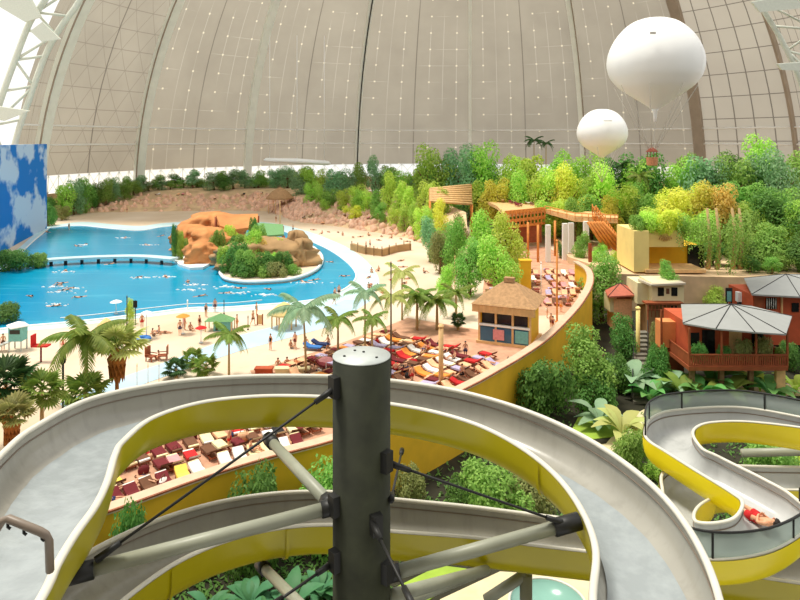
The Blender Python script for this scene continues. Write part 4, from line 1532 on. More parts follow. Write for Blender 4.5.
# foam splashes behind swimmers
for px, py, ln in [(58, 287, 3), (66, 292, 4), (75, 289, 3), (55, 305, 2.5), (62, 272, 4), (140, 278, 3), (165, 277, 3), (190, 290, 4), (195, 285, 2.5), (225, 287, 3), (235, 293, 4), (265, 295, 3), (310, 283, 4), (124, 238, 2.4), (85, 245, 2), (148, 245, 2.4)]:
    g = G(px, py, .075)
    b = MB()
    for k in range(16):
        q = g + V((rr.gauss(0, ln * .3), rr.gauss(0, .35), 0))
        b.lathe([(.22, 0), (.15, .08), (.02, .13)], q, 6, 0, True, rr.uniform(.5, 1.5), rr.uniform(.3, .6))
    tag(b.build('water_splash', M['white']), 'white splash of foam beside a swimmer in the pool', 'splash', 'white splashes in the pool', 'stuff')

# ------------------------------------------------------------------ sunbeds
def lounger_model():
    root = thing('sunbed', (0, 0, 0), 'model', 'sunbed')
    f = MB()
    for x in (-.33, .33):
        f.box((x, -.1, .27), (.06, 1.95, .08))
        for y in (-.85, .6):
            f.box((x, y, .12), (.06, .06, .26))
    f.box((0, -1.05, .27), (.7, .06, .08)).box((0, .85, .27), (.7, .06, .08))
    f.build('frame', M['brownwood'], root)
    m_ = MB()
    prof = [(-1.05, .33), (.25, .33), (.9, .68)]
    rows = []
    for y, z in prof:
        rows.append([V((-.36, y, z)), V((-.36, y, z + .1)), V((.36, y, z + .1)), V((.36, y, z)), V((-.36, y, z))])
    m_.grid(rows, 0, False)
    n = len(m_.v)
    m_.f += [[0, 1, 2, 3], [n - 5, n - 2, n - 3, n - 4]]
    m_.mi += [0, 0]
    m_.sm += [False, False]
    m_.build('mattress', M['white_cloth'], root)
    tw = MB()
    rows = []
    for y, z in [(-.85, .32), (-.85, .445), (.25, .445), (.82, .75)]:
        rows.append([V((-.40, y, z - .16)), V((-.38, y, z)), V((.38, y, z + .004)), V((.40, y, z - .14))])
    tw.grid(rows, 0, False)
    tw.build('towel', M['red'], root)
    return root


LG = lounger_model()
MODELS.append(LG)
CW = dict(red='red', navy='navy blue', white_cloth='white', blue='blue', orange_cloth='orange', pink='pink', maroon='maroon', brown='brown', cream_cloth='cream',
          lilac='lilac', peach='peach', black='black', yellow_cloth='yellow')


def bed(loc, rz, towel, mattress, where, group):
    dup(LG, loc, rz, 1.0, 'sunbed with a %s towel %s' % (CW[towel], where), '%s, %s towel' % (group, CW[towel]), {'towel': M[towel], 'mattress': M[mattress]})


wl = [0.0]
for a, b in zip(wall_curve[:-1], wall_curve[1:]):
    wl.append(wl[-1] + (b - a).length)


def wall_at(s, off):
    """point inside the beach terrace, off metres from the wall"""
    k = max(1, min(len(wl) - 1, int(np.searchsorted(wl, s))))
    f = (s - wl[k - 1]) / (wl[k] - wl[k - 1])
    p = wall_curve[k - 1].lerp(wall_curve[k], f)
    d = (wall_curve[k] - wall_curve[k - 1]).normalized()
    q = p + V((-d.y, d.x, 0)) * off
    return V((q.x, q.y, 0.02)), math.atan2(d.y, d.x)


s_a = wl[min(range(len(wall_curve)), key=lambda i: (wall_curve[i] - G(90, 515, .8)).length)]
s_b = wl[min(range(len(wall_curve)), key=lambda i: (wall_curve[i] - G(345, 436, .8)).length)]
s_c = wl[min(range(len(wall_curve)), key=lambda i: (wall_curve[i] - G(400, 416, .8)).length)]
s_d = wl[min(range(len(wall_curve)), key=lambda i: (wall_curve[i] - G(522, 355, .8)).length)]
pal = ['red', 'maroon', 'white_cloth', 'white_cloth', 'orange_cloth', 'peach', 'cream_cloth', 'brown', 'pink', 'lilac', 'black', 'yellow_cloth', 'maroon']
# paving below the crowded sunbeds
pav = [wall_at(s_a - 12 + (s_d + 8 - s_a + 12) * i / 24, .5)[0] for i in range(25)] + [wall_at(s_a - 12 + (s_d + 8 - s_a + 12) * i / 24, 18.5 if i > 11 else 10)[0] for i in range(24, -1, -1)]
M['paving'] = mat('rosy_terrace_paving', (200, 152, 122), 0.9, 0.22, 0.9)
struct(MB().prism([(p.x, p.y) for p in pav], 0, .015).build('terrace_paving', M['paving']))
for row in range(4):
    n = int((s_b - s_a) / .98)
    for i in range(n):
        if rr.random() < .08:
            continue
        p, a = wall_at(s_a + (s_b - s_a) * (i + .5 * (row % 2) + rr.uniform(-.12, .12)) / n, 1.5 + row * 2.35 + rr.uniform(-.15, .15))
        bed(p, a + rr.uniform(-.12, .12) + (PI if row % 2 else 0), rr.choice(pal), rr.choice(['white_cloth', 'cream_cloth', 'brown']), 'on the terrace seen under the slide ring', 'sunbeds under the slide ring')
for row in range(8):
    n = int((s_d - s_c) / 1.3)
    for i in range(n):
        if rr.random() < .1:
            continue
        p, a = wall_at(s_c + (s_d - s_c) * (i + .5 * (row % 2) + rr.uniform(-.15, .15)) / n, 1.4 + row * 2.1 + rr.uniform(-.2, .2))
        bed(p, a + rr.uniform(-.25, .25) + (PI if row % 2 else 0), rr.choice(['maroon', 'peach', 'white_cloth', 'brown', 'orange_cloth', 'lilac', 'red', 'peach']), rr.choice(['peach', 'cream_cloth', 'brown']), 'in the crowd in front of the kiosk', 'sunbeds before the kiosk')
up_px = [(480, 318), (576, 314), (582, 270), (548, 247), (500, 246), (486, 262)]
struct(MB().prism([G(*q)[:2] for q in up_px], 0, .015).build('upper_paving', M['paving']))
cnt = 0
for r_ in range(13):
    y = 87 + r_ * 2.35
    for c_ in range(20):
        x = 11.2 + c_ * 1.2 + rr.uniform(-.15, .15)
        py, px = YH + F * H / y, 400 + F * x / y
        if not (max(486, 508 - (py - 250) * .8) < px < 581 - max(0, 262 - py) * 1.4 - max(0, py - 290) * .5) or abs(px - 541) < 3 or rr.random() < .18 or cnt >= 86:
            continue
        cnt += 1
        bed(V((x, y + rr.uniform(-.2, .2), .02)), rr.uniform(-.2, .2) + (PI if r_ % 2 else 0), rr.choice(['peach', 'pink', 'brown', 'white_cloth', 'peach', 'lilac']), rr.choice(['peach', 'cream_cloth', 'pink']), 'on the upper rows below the timber deck', 'sunbeds below the timber deck')
def bank_beds(n, lo, hi, s0, s1, where, group):
    for i in range(n):
        k = rr.uniform(lo, hi)
        p = bank_lo[int(k)].lerp(bank_lo[min(int(k) + 1, len(bank_lo) - 1)], k % 1)
        dd = V((p.x * 0.25 + 6, p.y, 0)).normalized()
        s = rr.uniform(s0, s1)
        q = V((p.x, p.y, 0)) + dd * s
        q.z = float(np.interp(s, [0, 6, 13, 20, 46], [0, 1.6, 3.2, 4.8, 6.0])) - .15
        bed(q, rr.uniform(-.5, .5), rr.choice(['brown', 'peach', 'white_cloth', 'maroon', 'pink', 'black']), rr.choice(['peach', 'brown', 'cream_cloth']), where, group)
bank_beds(13, 6, 19, 1, 17, 'on the far bank behind the pool', 'sunbeds on the far bank')
bank_beds(12, 24, 35, 1, 12, 'on the right far bank below the bright trees', 'sunbeds on the right far bank')
for i in range(34):
    s_ = rr.uniform(s_a, s_b) if i < 20 else rr.uniform(s_c, s_d)
    p, a = wall_at(s_, rr.uniform(1, 10))
    c = rr.choice(['black', 'red', 'navy'])
    kd = rr.choice(['sit', 'lie', 'stand'])
    wh = 'under the slide ring' if i < 20 else 'in front of the kiosk'
    act = dict(sit='sitting', lie='lying', stand='standing')[kd]
    person(kd, p + V((0, 0, .44 if kd != 'stand' else 0)), rr.uniform(0, 6.28), c, 'person in %s swimwear %s among the sunbeds %s' % (CW.get(c, c), act, wh), 'guests %s among the sunbeds %s in %s' % (act, wh, c))
def bag_model():
    root = thing('beach_bag', (0, 0, 0), 'model', 'bag')
    b = MB()
    b.lathe([(.05, 0), (.24, .02), (.27, .18), (.22, .34), (.02, .36)], (0, 0, 0), 10, 0, True, 1.0, .55)
    b.build('pouch', M['red'], root)
    MB().tube([V((-.16, 0, .33)), V((-.1, 0, .5)), V((.1, 0, .5)), V((.16, 0, .33))], .018, 5).build('strap', M['brown'], root)
    return root


BAG = bag_model()
MODELS.append(BAG)
for i in range(56):
    lower = i < 26
    p, a = wall_at(rr.uniform(s_a, s_b) if lower else rr.uniform(s_c, s_d), rr.uniform(.7, 9 if lower else 16))
    c = rr.choice(['red', 'maroon', 'black', 'white_cloth', 'orange_cloth', 'navy', 'peach'])
    wh = 'under the slide ring' if lower else 'in front of the kiosk'
    dup(BAG, p, rr.uniform(0, 6.28), rr.uniform(1.0, 1.7), '%s beach bag on the paving among the sunbeds %s' % (CW[c], wh), '%s bags %s' % (CW[c], wh), {'pouch': M[c]})
# boulders strewn over the far banks
M['rubble'] = mat('rosy_rubble', (224, 182, 154), .9, .3, .6)
bb = MB()
rnd = random.Random(8)
for _ in range(800):
    k = rnd.uniform(5, 37)
    p = bank_lo[int(k)].lerp(bank_lo[min(int(k) + 1, len(bank_lo) - 1)], k % 1)
    dd = V((p.x * 0.25 + 6, p.y, 0)).normalized()
    s = rnd.uniform(0, 16)
    if math.hypot(p.x + dd.x * s - CX, p.y + dd.y * s - CY) > DR - 4:
        continue
    q = V((p.x, p.y, float(np.interp(s, [0, 6, 13, 20], [0, 1.6, 3.2, 4.8])) - .3)) + dd * s
    mound(bb, q, rnd.uniform(.4, 1.1), rnd.uniform(.4, 1.0), rnd.uniform(.6, 1.7), rnd.random(), .2, 7, 4)
tag(bb.build('rubble', M['rubble']), 'rosy brown rubble strewn over the far banks around the beach', 'rubble', kind='stuff')

# ------------------------------------------------------------------ things on the beach
def parasol(px, yb, yt, rpx, m, label):
    g = G(px, yb, .02)
    h = (yb - yt) * g.y / F
    r = rpx * g.y / F
    t_ = thing('parasol', g, label, 'parasol')
    MB().tube([g, g + V((0, 0, h))], .05, 6).build('pole', M['white'], t_)
    b = MB()
    b.lathe([(r, h - r * .35), (r * .97, h - r * .32), (r * .5, h - r * .08), (.04, h + .05)], (g.x, g.y, g.z), 8, 0, False, cap=False)
    b.build('canopy', M[m], t_)
    MB().lathe([(.25, 0), (.25, .1), (.06, .14)], g, 8).build('base', M['galv'], t_)


parasol(116, 314, 300, 6, 'white', 'white parasol standing in the shallows at the near pool edge')
parasol(146.5, 338, 311, 6, 'white', 'white parasol on a thin pole by the bathers in black')
parasol(183, 334, 314, 7, 'orange_cloth', 'orange parasol on the near beach')
parasol(201, 343, 326, 6, 'red', 'bright red parasol left of the green stall')
parasol(326, 372, 357, 8, 'pink', 'small pink parasol left of the dark post')
parasol(108, 352, 328, 9, 'brown', 'brown parasol between the arching palm and the fan palm')
parasol(60, 352, 334, 6, 'peach', 'pale peach parasol left of the arching palm')

g = G(18, 350)
t_ = thing('lifeguard_hut', g, 'grey-green lifeguard hut with a white roof at the left pool edge', 'hut')
s = g.y / F
b = MB()
for x in (-1, 1):
    for y in (-1, 1):
        b.box(g + V((x * 6 * s, y * 5 * s, 5 * s)), (.12, .12, 10 * s))
b.build('stilts', M['galv'], t_)
MB().box(g + V((0, 0, 17 * s)), (13 * s, 11 * s, 14 * s)).build('cabin', M['teal'], t_)
MB().box(g + V((0, -5.6 * s, 19.5 * s)), (10 * s, .06, 4 * s)).build('window', M['blackglass'], t_)
MB().lathe([(12 * s, 24 * s), (11.5 * s, 25 * s), (.1, 28.5 * s)], (g.x, g.y, 0), 4, 0, False).build('roof', M['white'], t_)
b = MB()
for k in range(7):
    b.box(g + V((-8 * s - k * .3, -5 * s, 9 * s - k * 1.3 * s)), (.5, .8, .1))
b.build('steps', M['galv'], t_)

g = G(41, 362)
t_ = thing('high_seat', g, 'bright red high seat on a post at the near beach', 'seat')
s = g.y / F
MB().tube([g, g + V((0, 0, 16 * s))], .09, 8).build('post', M['maroon'], t_)
MB().box(g + V((0, 0, 16.5 * s)), (16 * s, 8 * s, 1.6 * s)).build('seat', M['red'], t_)
MB().box(g + V((-7.6 * s, 0, 22 * s)), (1.4 * s, 8 * s, 11 * s)).build('backrest', M['red'], t_)

def board(px, yb, yt, wpx, m, label, name='sign_board'):
    g = G(px, yb)
    s = g.y / F
    t_ = thing(name, g, label, 'sign')
    h = (yb - yt) * s
    MB().tube([g, g + V((0, 0, h))], .05, 6).build('post', M['dark'], t_)
    MB().box(g + V((0, -.08, h - 4 * s)), (wpx * s, .06, 7 * s)).build('board', M[m], t_)


board(135.5, 325, 300, 4, 'black', 'dark notice board on a pole near the water left of the white parasol')
def pole(px, yb, yt, r, m, label, z=0.0, cap=None):
    g = G(px, yb, z)
    h = (yb - yt) * g.y / F
    t_ = thing('pole', g, label, 'pole')
    MB().tube([g, g + V((0, 0, h))], r, 8).build('shaft', M[m], t_)
    MB().lathe([(r * 2, 0), (r * 2, .12), (r, .16)], g, 8).build('foot', M[m], t_)
    MB().lathe([(r * (2.2 if cap else 1.2), h - (.5 if cap else .05)), (r * (3 if cap else 1.2), h - .25), (r * .4, h + .1)], g, 8).build('head' if cap else 'finial', M[cap or m], t_)


pole(127, 326, 296, .06, 'dark', 'thin dark pole at the water edge, left of the notice board')
pole(63, 412, 357, .09, 'dark', 'dark lantern pole between the left palms', cap='dark')
pole(187.5, 310, 300, .08, 'white', 'short white pole at the rope of the near pool edge')
pole(224, 314, 300, .05, 'dark', 'thin dark pole at the pool edge right of the green stall')
pole(248, 330, 316, .05, 'dark', 'short dark pole left of the timber screen')
pole(441, 388, 325, .22, 'tan', 'thick tan pole among the sunbeds in front of the kiosk')
pole(391, 392, 262, .05, 'dark', 'very thin tall dark pole right of the dark post')
pole(455, 292, 256, .07, 'tan', 'thin pole at the right rim of the beach')
pole(638, 372, 307, .24, 'wall_pale', 'pale yellow pole left of the garden stairs', GZ)
pole(557, 322, 240, .12, 'orange', 'slim orange pole rising among the upper sunbeds')
pole(541, 296, 262, .08, 'white', 'thin white pole in the middle of the upper sunbeds')
pole(280, 225, 200, .12, 'tan', 'thin pole by the thatched hut on the far shore')
for px in (137, 148, 159):
    pole(px, 388, 364, .03, 'tan', {137: 'left', 148: 'middle', 159: 'right'}[px] + ' thin pole of the three by the promenade at the slide rim')
# rope with floats along the near pool edge
b = MB()
rp = [G(x, y, .12) for x, y in [(60, 318), (100, 314), (150, 308), (190, 304), (230, 303), (262, 300)]]
b.tube(smooth_path(rp, 5), .07, 5)
tag(b.build('float_rope', M['white']), 'white floating rope along the near side of the pool', 'rope')
# green stall
g = G(221, 330)
s = g.y / F
t_ = thing('beach_stall', g, 'pale green beach stall with a pitched green roof', 'stall')
MB().box(g + V((2 * s, 0, 5 * s)), (17 * s, 8 * s, 10 * s)).build('counter', M['teal'], t_)
b = MB()
x0, x1, y0, y1, z0, z1 = -15 * s, 13 * s, -7 * s, 7 * s, 10 * s, 17 * s
b.add([g + V(q) for q in [(x0, y0, z0), (x1, y0, z0), (x1, y1, z0), (x0, y1, z0), (0, 0, z1)]], [(0, 1, 4), (1, 2, 4), (2, 3, 4), (3, 0, 4), (3, 2, 1, 0)])
b.build('roof', M['green_cloth'], t_)
for x, y in [(x0, y0), (x1, y0), (x1, y1), (x0, y1)]:
    MB().tube([g + V((x * .92, y * .92, 0)), g + V((x * .92, y * .92, z0))], .06, 5).build('post', M['tan'], t_)
MB().box(g + V((-3 * s, -4.3 * s, 5 * s)), (2.5 * s, .08, 8 * s)).build('doorway', M['blackglass'], t_)
# timber screen, thatched shelters
g = G(260, 325)
s = g.y / F
t_ = thing('timber_screen', g, 'tan timber screen standing at the water edge', 'screen')
MB().box(g + V((0, 0, 5.5 * s)), (5 * s, .12, 9 * s)).build('panel', M['tan'], t_)
for x in (-2.6, 2.6):
    MB().box(g + V((x * s, 0, 5.5 * s)), (.12, .14, 11 * s)).build('post', M['brownwood'], t_)
def shelter(px, yb, yt, rpx, label, z=0.0, m='straw'):
    g = G(px, yb, z)
    s = g.y / F
    h = (yb - yt) * s
    r = rpx * s
    t_ = thing('thatched_shelter', g, label, 'shelter')
    MB().lathe([(r, h * .55), (r * .96, h * .62), (r * .55, h * .84), (.1, h)], (g.x, g.y, g.z), 14, 0, True).build('thatch', M[m], t_)
    for k in range(6):
        a = k * PI / 3 + .3
        q = g + V((math.cos(a) * r * .8, math.sin(a) * r * .8, 0))
        MB().tube([q, q + V((0, 0, h * .62))], .09, 6).build('post', M['tan'], t_)


shelter(284, 328, 302, 15, 'straw shelter behind the bluish slender palm')
shelter(280, 213, 187, 14, 'round thatched hut on the far shore under the hanging canopy', m='thatch')
shelter(106, 338, 318, 9, 'small straw shelter right of the arching palm')
# deck chairs, ring, low benches
def deck_chair(px, yb, rz, label):
    g = G(px, yb, .0)
    t_ = thing('deck_chair', g, label, 'chair')
    R_ = Matrix.Rotation(rz, 3, 'Z')
    b = MB()
    for x in (-.3, .3):
        for y in (-.35, .35):
            b.box(g + R_ @ V((x, y, .22)), (.08, .08, .46), rz)
    b.build('leg', M['brownwood'], t_)
    MB().box(g + R_ @ V((0, 0, .48)), (.75, .85, .09), rz).build('seat', M['brownwood'], t_)
    MB().box(g + R_ @ V((0, .42, .95)), (.75, .09, .95), rz).build('backrest', M['brownwood'], t_)
    for x in (-.38, .38):
        MB().box(g + R_ @ V((x, 0, .72)), (.08, .85, .07), rz).build('armrest', M['brownwood'], t_)


deck_chair(151, 361, 1.2, 'brown wooden deck chair, left of the two on the near beach')
deck_chair(163, 360, -1.4, 'brown wooden deck chair, right of the two on the near beach')
person('sit', G(158, 359, 0.0), -1.2, 'peach', 'person in peach sitting on the sand between the two deck chairs')
g = G(142.5, 341, .0)
tag(MB().lathe([(.62, .02), (.85, .1), (.95, .25), (.85, .42), (.62, .5), (.4, .42), (.32, .25), (.4, .1), (.62, .02)], g, 20).build('swim_ring', M['blue']), 'blue swim ring lying on the sand by the white parasol', 'swim ring')
def bench(px, yb, wpx, m, label):
    g = G(px, yb)
    w_ = wpx * g.y / F
    t_ = thing('low_bench', g, label, 'bench')
    MB().box(g + V((0, 0, .55)), (w_, .8, .16)).build('top', M[m], t_)
    MB().box(g + V((0, 0, .24)), (w_ * .92, .6, .46)).build('base', M[m], t_)


bench(264, 374, 18, 'redwall', 'reddish low bench at the slide rim under the slender palm')
bench(283, 374, 16, 'cream', 'cream low bench right of the reddish one')
bench(301, 374, 18, 'cream_cloth', 'pale yellow low bench at the foot of the slender palm')
for px, yb, c, lab in [(312, 350, 'blue', 'sunbed with a blue towel beside the slender palm'), (320, 347, 'navy', 'sunbed with a navy towel right of the slender palm')]:
    dup(LG, G(px, yb, .0), 1.3, 1.0, lab, None, {'towel': M[c], 'mattress': M['blue']})
# groyne
g = G(378, 254)
t_ = thing('timber_groyne', g, 'low grey-brown timber groyne on the right beach', 'groyne')
pts = [G(352, 250), G(366, 254), G(382, 256), G(396, 252), G(410, 250)]
b = MB()
b.strip([p + V((0, 0, 1.3)) for p in pts], .4, 1.3)
b.build('wall', M['rock_grey'], t_)
for p in smooth_path(pts, 2):
    MB().tube([p + V((0, -.5, 0)), p + V((0, -.5, 1.9))], .1, 5).build('post', M['bark'], t_)

# ------------------------------------------------------------------ kiosk
g = G(513, 346)
t_ = thing('kiosk', g, 'yellow kiosk with a brown hip roof and glass front among the sunbeds', 'kiosk')
W2, D2 = 2.75, 2.3
KR = -.40
def loc(x, y, z):
    return V((g.x, g.y + D2, z)) + Matrix.Rotation(KR, 3, 'Z') @ V((x, y, 0))


MB().box(loc(0, 0, .15), (2 * W2 + .6, 2 * D2 + .6, .3), KR).build('plinth', M['tan'], t_)
b = MB()
b.box(loc(W2 - .1, 0, 1.9), (.25, 2 * D2, 3.6), KR).box(loc(-W2 + .1, 0, 1.9), (.25, 2 * D2, 3.6), KR).box(loc(0, D2 - .1, 1.9), (2 * W2, .25, 3.6), KR)
b.build('wall', M['wall_yellow'], t_)
MB().box(loc(0, -D2, 1.0), (2 * W2, .16, 1.7), KR).build('counter_front', M['glassblue'], t_)
MB().box(loc(-.6, -D2 - .12, 1.1), (1.2, .1, 1.1), KR).build('painted_panel', M['pink'], t_)
MB().box(loc(1.9, -D2 - .12, 1.1), (1.4, .08, 1.3), KR).build('poster_panel', M['teal'], t_)
MB().box(loc(0, -D2 + .2, 2.85), (2 * W2 - .3, .1, 1.3), KR).build('window', M['blackglass'], t_)
for x in (-W2, -W2 / 3, W2 / 3, W2):
    MB().box(loc(x, -D2, 2.0), (.22, .26, 3.5), KR).build('mullion', M['tan'], t_)
MB().box(loc(0, -D2 - .05, 2.05), (2 * W2, .3, .22), KR).build('sill', M['white'], t_)
b = MB()
b.box(loc(0, -D2 - .55, 3.95), (2 * W2 + 1.3, .15, .95), KR)
for k in range(16):
    b.box(loc(-W2 - .5 + k * (2 * W2 + 1) / 15, -D2 - .65, 3.9), (.12, .06, .8), KR)
b.build('fascia', M['tan'], t_)
e = .75
b = MB()
b.add([loc(-W2 - e, -D2 - e, 4.3), loc(W2 + e, -D2 - e, 4.3), loc(W2 + e, D2 + e, 4.3), loc(-W2 - e, D2 + e, 4.3), loc(-.5, 0, 6.5), loc(.5, 0, 6.5)],
      [(0, 1, 5, 4), (1, 2, 5), (2, 3, 4, 5), (3, 0, 4), (3, 2, 1, 0)])
b.build('roof', M['thatch'], t_)
MB().box(loc(0, 0, 6.6), (1.1, .7, .5), KR).build('ridge_cap', M['thatch'], t_)
gg = G(525, 296)
tag(MB().box(gg + V((0, 0, 2.5)), (1.5, 1.2, 5.0)).box(gg + V((0, 0, 5.05)), (1.7, 1.4, .16)).build('yellow_pillar', M['wall_yellow']), 'square yellow pillar behind the kiosk roof', 'pillar')

# ------------------------------------------------------------------ timber deck with stairs
DZ = 7.4
t_ = thing('timber_deck', G(560, 262), 'orange timber deck on white pillars above the upper sunbeds', 'deck')
def deck_slab(px, z, th, name, m):
    pts = [G(x, y, z) for x, y in px]
    MB().prism([(p.x, p.y) for p in pts], z - th, z).build(name, M[m], t_)
    return pts


deck_slab([(505, 214), (547, 209), (560, 205), (545, 195), (506, 190), (478, 190), (478, 197), (497, 206)], DZ, .7, 'platform', 'tan')
deck_slab([(541, 208), (575, 217), (618, 218.5), (618, 213), (580, 211), (556, 203)], DZ, .9, 'walkway', 'tan')
q0, q1 = P(505, 213.5, 128), P(545, 209.5, 136)
b = MB()
for z0, z1 in ((-.2, .5), (-1.9, -1.3), (-3.1, -2.6)):
    b.add([q0 + V((0, 0, z0)), q1 + V((0, 0, z0)), q1 + V((0, 0, z1)), q0 + V((0, 0, z1))] + [q + V((0, .3, dz)) for q, dz in ((q0, z0), (q1, z0), (q1, z1), (q0, z1))],
          [(0, 1, 2, 3), (7, 6, 5, 4), (0, 4, 5, 1), (3, 2, 6, 7), (1, 5, 6, 2), (0, 3, 7, 4)])
for k in range(12):
    p = q0.lerp(q1, k / 11)
    b.box(p + V((0, .1, -1.3)), (.25, .2, 3.4))
b.build('balcony_front', M['orange'], t_)
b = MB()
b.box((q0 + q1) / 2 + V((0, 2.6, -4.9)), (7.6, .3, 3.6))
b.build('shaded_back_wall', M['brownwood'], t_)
for px, yb, wd in [(548, 262, .8), (565, 260, .9), (571, 259, .9), (586, 257, .9)]:
    p = G(px, yb)
    MB().box(p + V((0, 0, (DZ - .7) / 2)), (wd, .9, DZ - .7)).build('pillar', M['white'], t_)
for px, yb in [(538, 262), (555, 256), (528, 258)]:
    p = G(px, yb)
    MB().tube([p, p + V((0, 0, DZ - .7))], .22, 8).build('post', M['orange'], t_)
# slatted pergola at the left end
a0 = [P(430, 189, 150), P(471, 185, 160), P(472, 204, 150), P(430, 201, 142)]
b = MB()
for k in range(9):
    f = k / 8
    b.tube([a0[0].lerp(a0[3], f), a0[1].lerp(a0[2], f)], .32, 4)
b.build('pergola_slat', M['tan'], t_)
b = MB()
for q in a0:
    b.tube([q, V((q.x, q.y, .3))], .25, 6)
b.build('pergola_post', M['orange'], t_)
# railing on the walkway
b = MB()
rl = [P(545, 206, 127), P(575, 213, 118), P(600, 214.5, 117), P(618, 215, 117)]
b.tube(rl, .09, 5)
b.tube([p + V((0, 0, -.6)) for p in rl], .07, 5)
for p in smooth_path(rl, 4):
    b.tube([p, p + V((0, 0, -1.2))], .07, 5)
b.build('railing', M['orange'], t_)
# beds on the deck
for i in range(22):
    px = 480 + i * 3.3 + rr.uniform(-2, 2)
    y0 = 193 + (px - 480) * .16 + rr.uniform(-1.5, 8 * (1 - abs(px - 515) / 50))
    bed(G(px, y0, DZ) + V((0, 0, .02)), rr.uniform(0, 3), rr.choice(['brown', 'peach', 'white_cloth', 'maroon', 'cream_cloth']), rr.choice(['peach', 'cream_cloth', 'brown']), 'on top of the timber deck', 'sunbeds on the timber deck')
st = thing('timber_stairs', G(606, 262, 1.2), 'orange timber stairs descending on the right of the deck', 'stairs')
s0, s1 = P(596, 213, 117), P(624, 252, 112)
d = s1 - s0
for off, nm in ((0, 'stringer'), (2.2, 'stringer')):
    b = MB()
    for dz, th in ((0, .9), (1.7, .25)):
        a_, b_ = s0 + V((0, off, dz - .4)), s1 + V((0, off, dz - .2))
        b.add([a_, b_, b_ + V((0, 0, -th)), a_ + V((0, 0, -th))] + [q + V((0, .25, 0)) for q in (a_, b_, b_ + V((0, 0, -th)), a_ + V((0, 0, -th)))],
              [(0, 1, 2, 3), (7, 6, 5, 4), (0, 4, 5, 1), (3, 2, 6, 7), (1, 5, 6, 2), (0, 3, 7, 4)])
    b.build(nm, M['orange'], st)
b = MB()
for k in range(14):
    b.box(s0 + d * (k + .5) / 14 + V((0, 1.2, -.5)), (.5, 2.2, .14))
b.build('tread', M['orange'], st)
for k in range(15):
    for off in (0, 2.2):
        MB().tube([s0 + d * k / 14 + V((0, off, -.5)), s0 + d * k / 14 + V((0, off, 1.4))], .1, 5).build('baluster', M['orange'], st)
b = MB()
p = P(588, 222, 112)
for k in range(6):
    b.tube([p + V((k * .5, 0, 0)), p + V((3 + k * .9, .5, -4.5 - .2 * k))], .28, 5)
b.build('raking_strut', M['orange'], st)
for px, yb in [(590, 262), (622, 264)]:
    q = G(px, yb, 1.2)
    MB().box(q + V((0, 0, 1.6)), (.5, .5, 3.2)).build('stair_post', M['brownwood'], st)

# ------------------------------------------------------------------ temple house with hanging plants
g = V((41, 104, 1.2))
t_ = thing('temple_house', g, 'yellow flat-topped temple house under hanging plants on the right', 'house')
def px_box(px0, px1, py0, py1, y, depth, name, m, par):
    a_, b_ = P(px0, py1, y), P(px1, py0, y)
    return MB().box((a_ + b_) / 2 + V((0, depth / 2, 0)), (b_.x - a_.x, depth, b_.z - a_.z)).build(name, M[m] if isinstance(m, str) else m, par)


px_box(634, 649, 231, 272, 101, 8, 'side_wing', 'wall_pale', t_)
px_box(649, 702, 246, 273, 106, 6, 'wall', 'wall_yellow', t_)
px_box(649, 684, 231, 247, 102.5, 9, 'frieze', 'wall_pale', t_)
e = MB()
for a in range(5):
    q = P(661 + a * 2.2, 238 - 1.6 * abs(2 - a) * .5, 102.3)
    e.tube([q + V((-.3, 0, -.5)), q + V((0, -.05, .25)), q + V((.3, 0, -.4))], .09, 5)
e.build('relief', M['tan'], t_)
px_box(688, 704, 245, 271, 105.7, .4, 'doorway', 'blackglass', t_)
px_box(646, 706, 270, 273, 100.5, 6, 'plinth', 'tan', t_)
# curtain of vines
vn = MB()
rnd = random.Random(77)
for _ in range(150):
    px = rnd.uniform(676, 752)
    y = rnd.uniform(99.5, 103)
    top = P(px, rnd.uniform(212, 232), y)
    ln = rnd.uniform(2.5, 8.0) * (1.0 if px > 700 else .55)
    n = int(ln / .22)
    for k in range(n):
        q = top + V((rnd.uniform(-.25, .25), rnd.uniform(-.25, .25), -ln * k / n))
        a = rnd.uniform(0, 6.28)
        d = V((math.cos(a) * .6, math.sin(a) * .6, -.8)).normalized() * rnd.uniform(.25, .45)
        sd = V((-math.sin(a), math.cos(a), 0)) * .12
        vn.add([q, q + d * .5 + sd, q + d, q + d * .5 - sd], [(0, 1, 2, 3)], 0)
tag(vn.build('hanging_vines', L['mid']), 'curtain of green vines hanging beside the dark temple doorway', 'vines', kind='stuff')
for px in (708, 717, 733, 740):
    q0 = P(px, 272, 104.6)
    tag(MB().tube([V((q0.x, q0.y, 1.2)), V((q0.x + .4, q0.y, 6)), V((q0.x, q0.y + .3, 11))], [.4, .3, .2], 8).build('bare_trunk', M['bark_pale']),
        {708: 'pale bare trunk right of the temple doorway', 717: 'second pale bare trunk right of the doorway', 733: 'thin pale trunk among the hanging vines', 740: 'rightmost pale trunk behind the vines'}[px], 'trunk')

# ------------------------------------------------------------------ small houses
def gable_free_roof(pts, apex, th, name, m, par):
    b = MB()
    n = len(pts)
    b.add(list(pts) + [V(apex)] + [p + V((0, 0, -th)) for p in pts], [(i, (i + 1) % n, n) for i in range(n)] + [(i, n + 1 + i, n + 1 + (i + 1) % n, (i + 1) % n) for i in range(n)] + [tuple(n + 1 + i for i in range(n))[::-1]])
    o = b.build(name, M[m], par)
    r = MB()
    for p in pts:
        r.tube([p, V(apex)], .06, 4)
    r.build('ridge_seam', M['dark'], o)
    return o


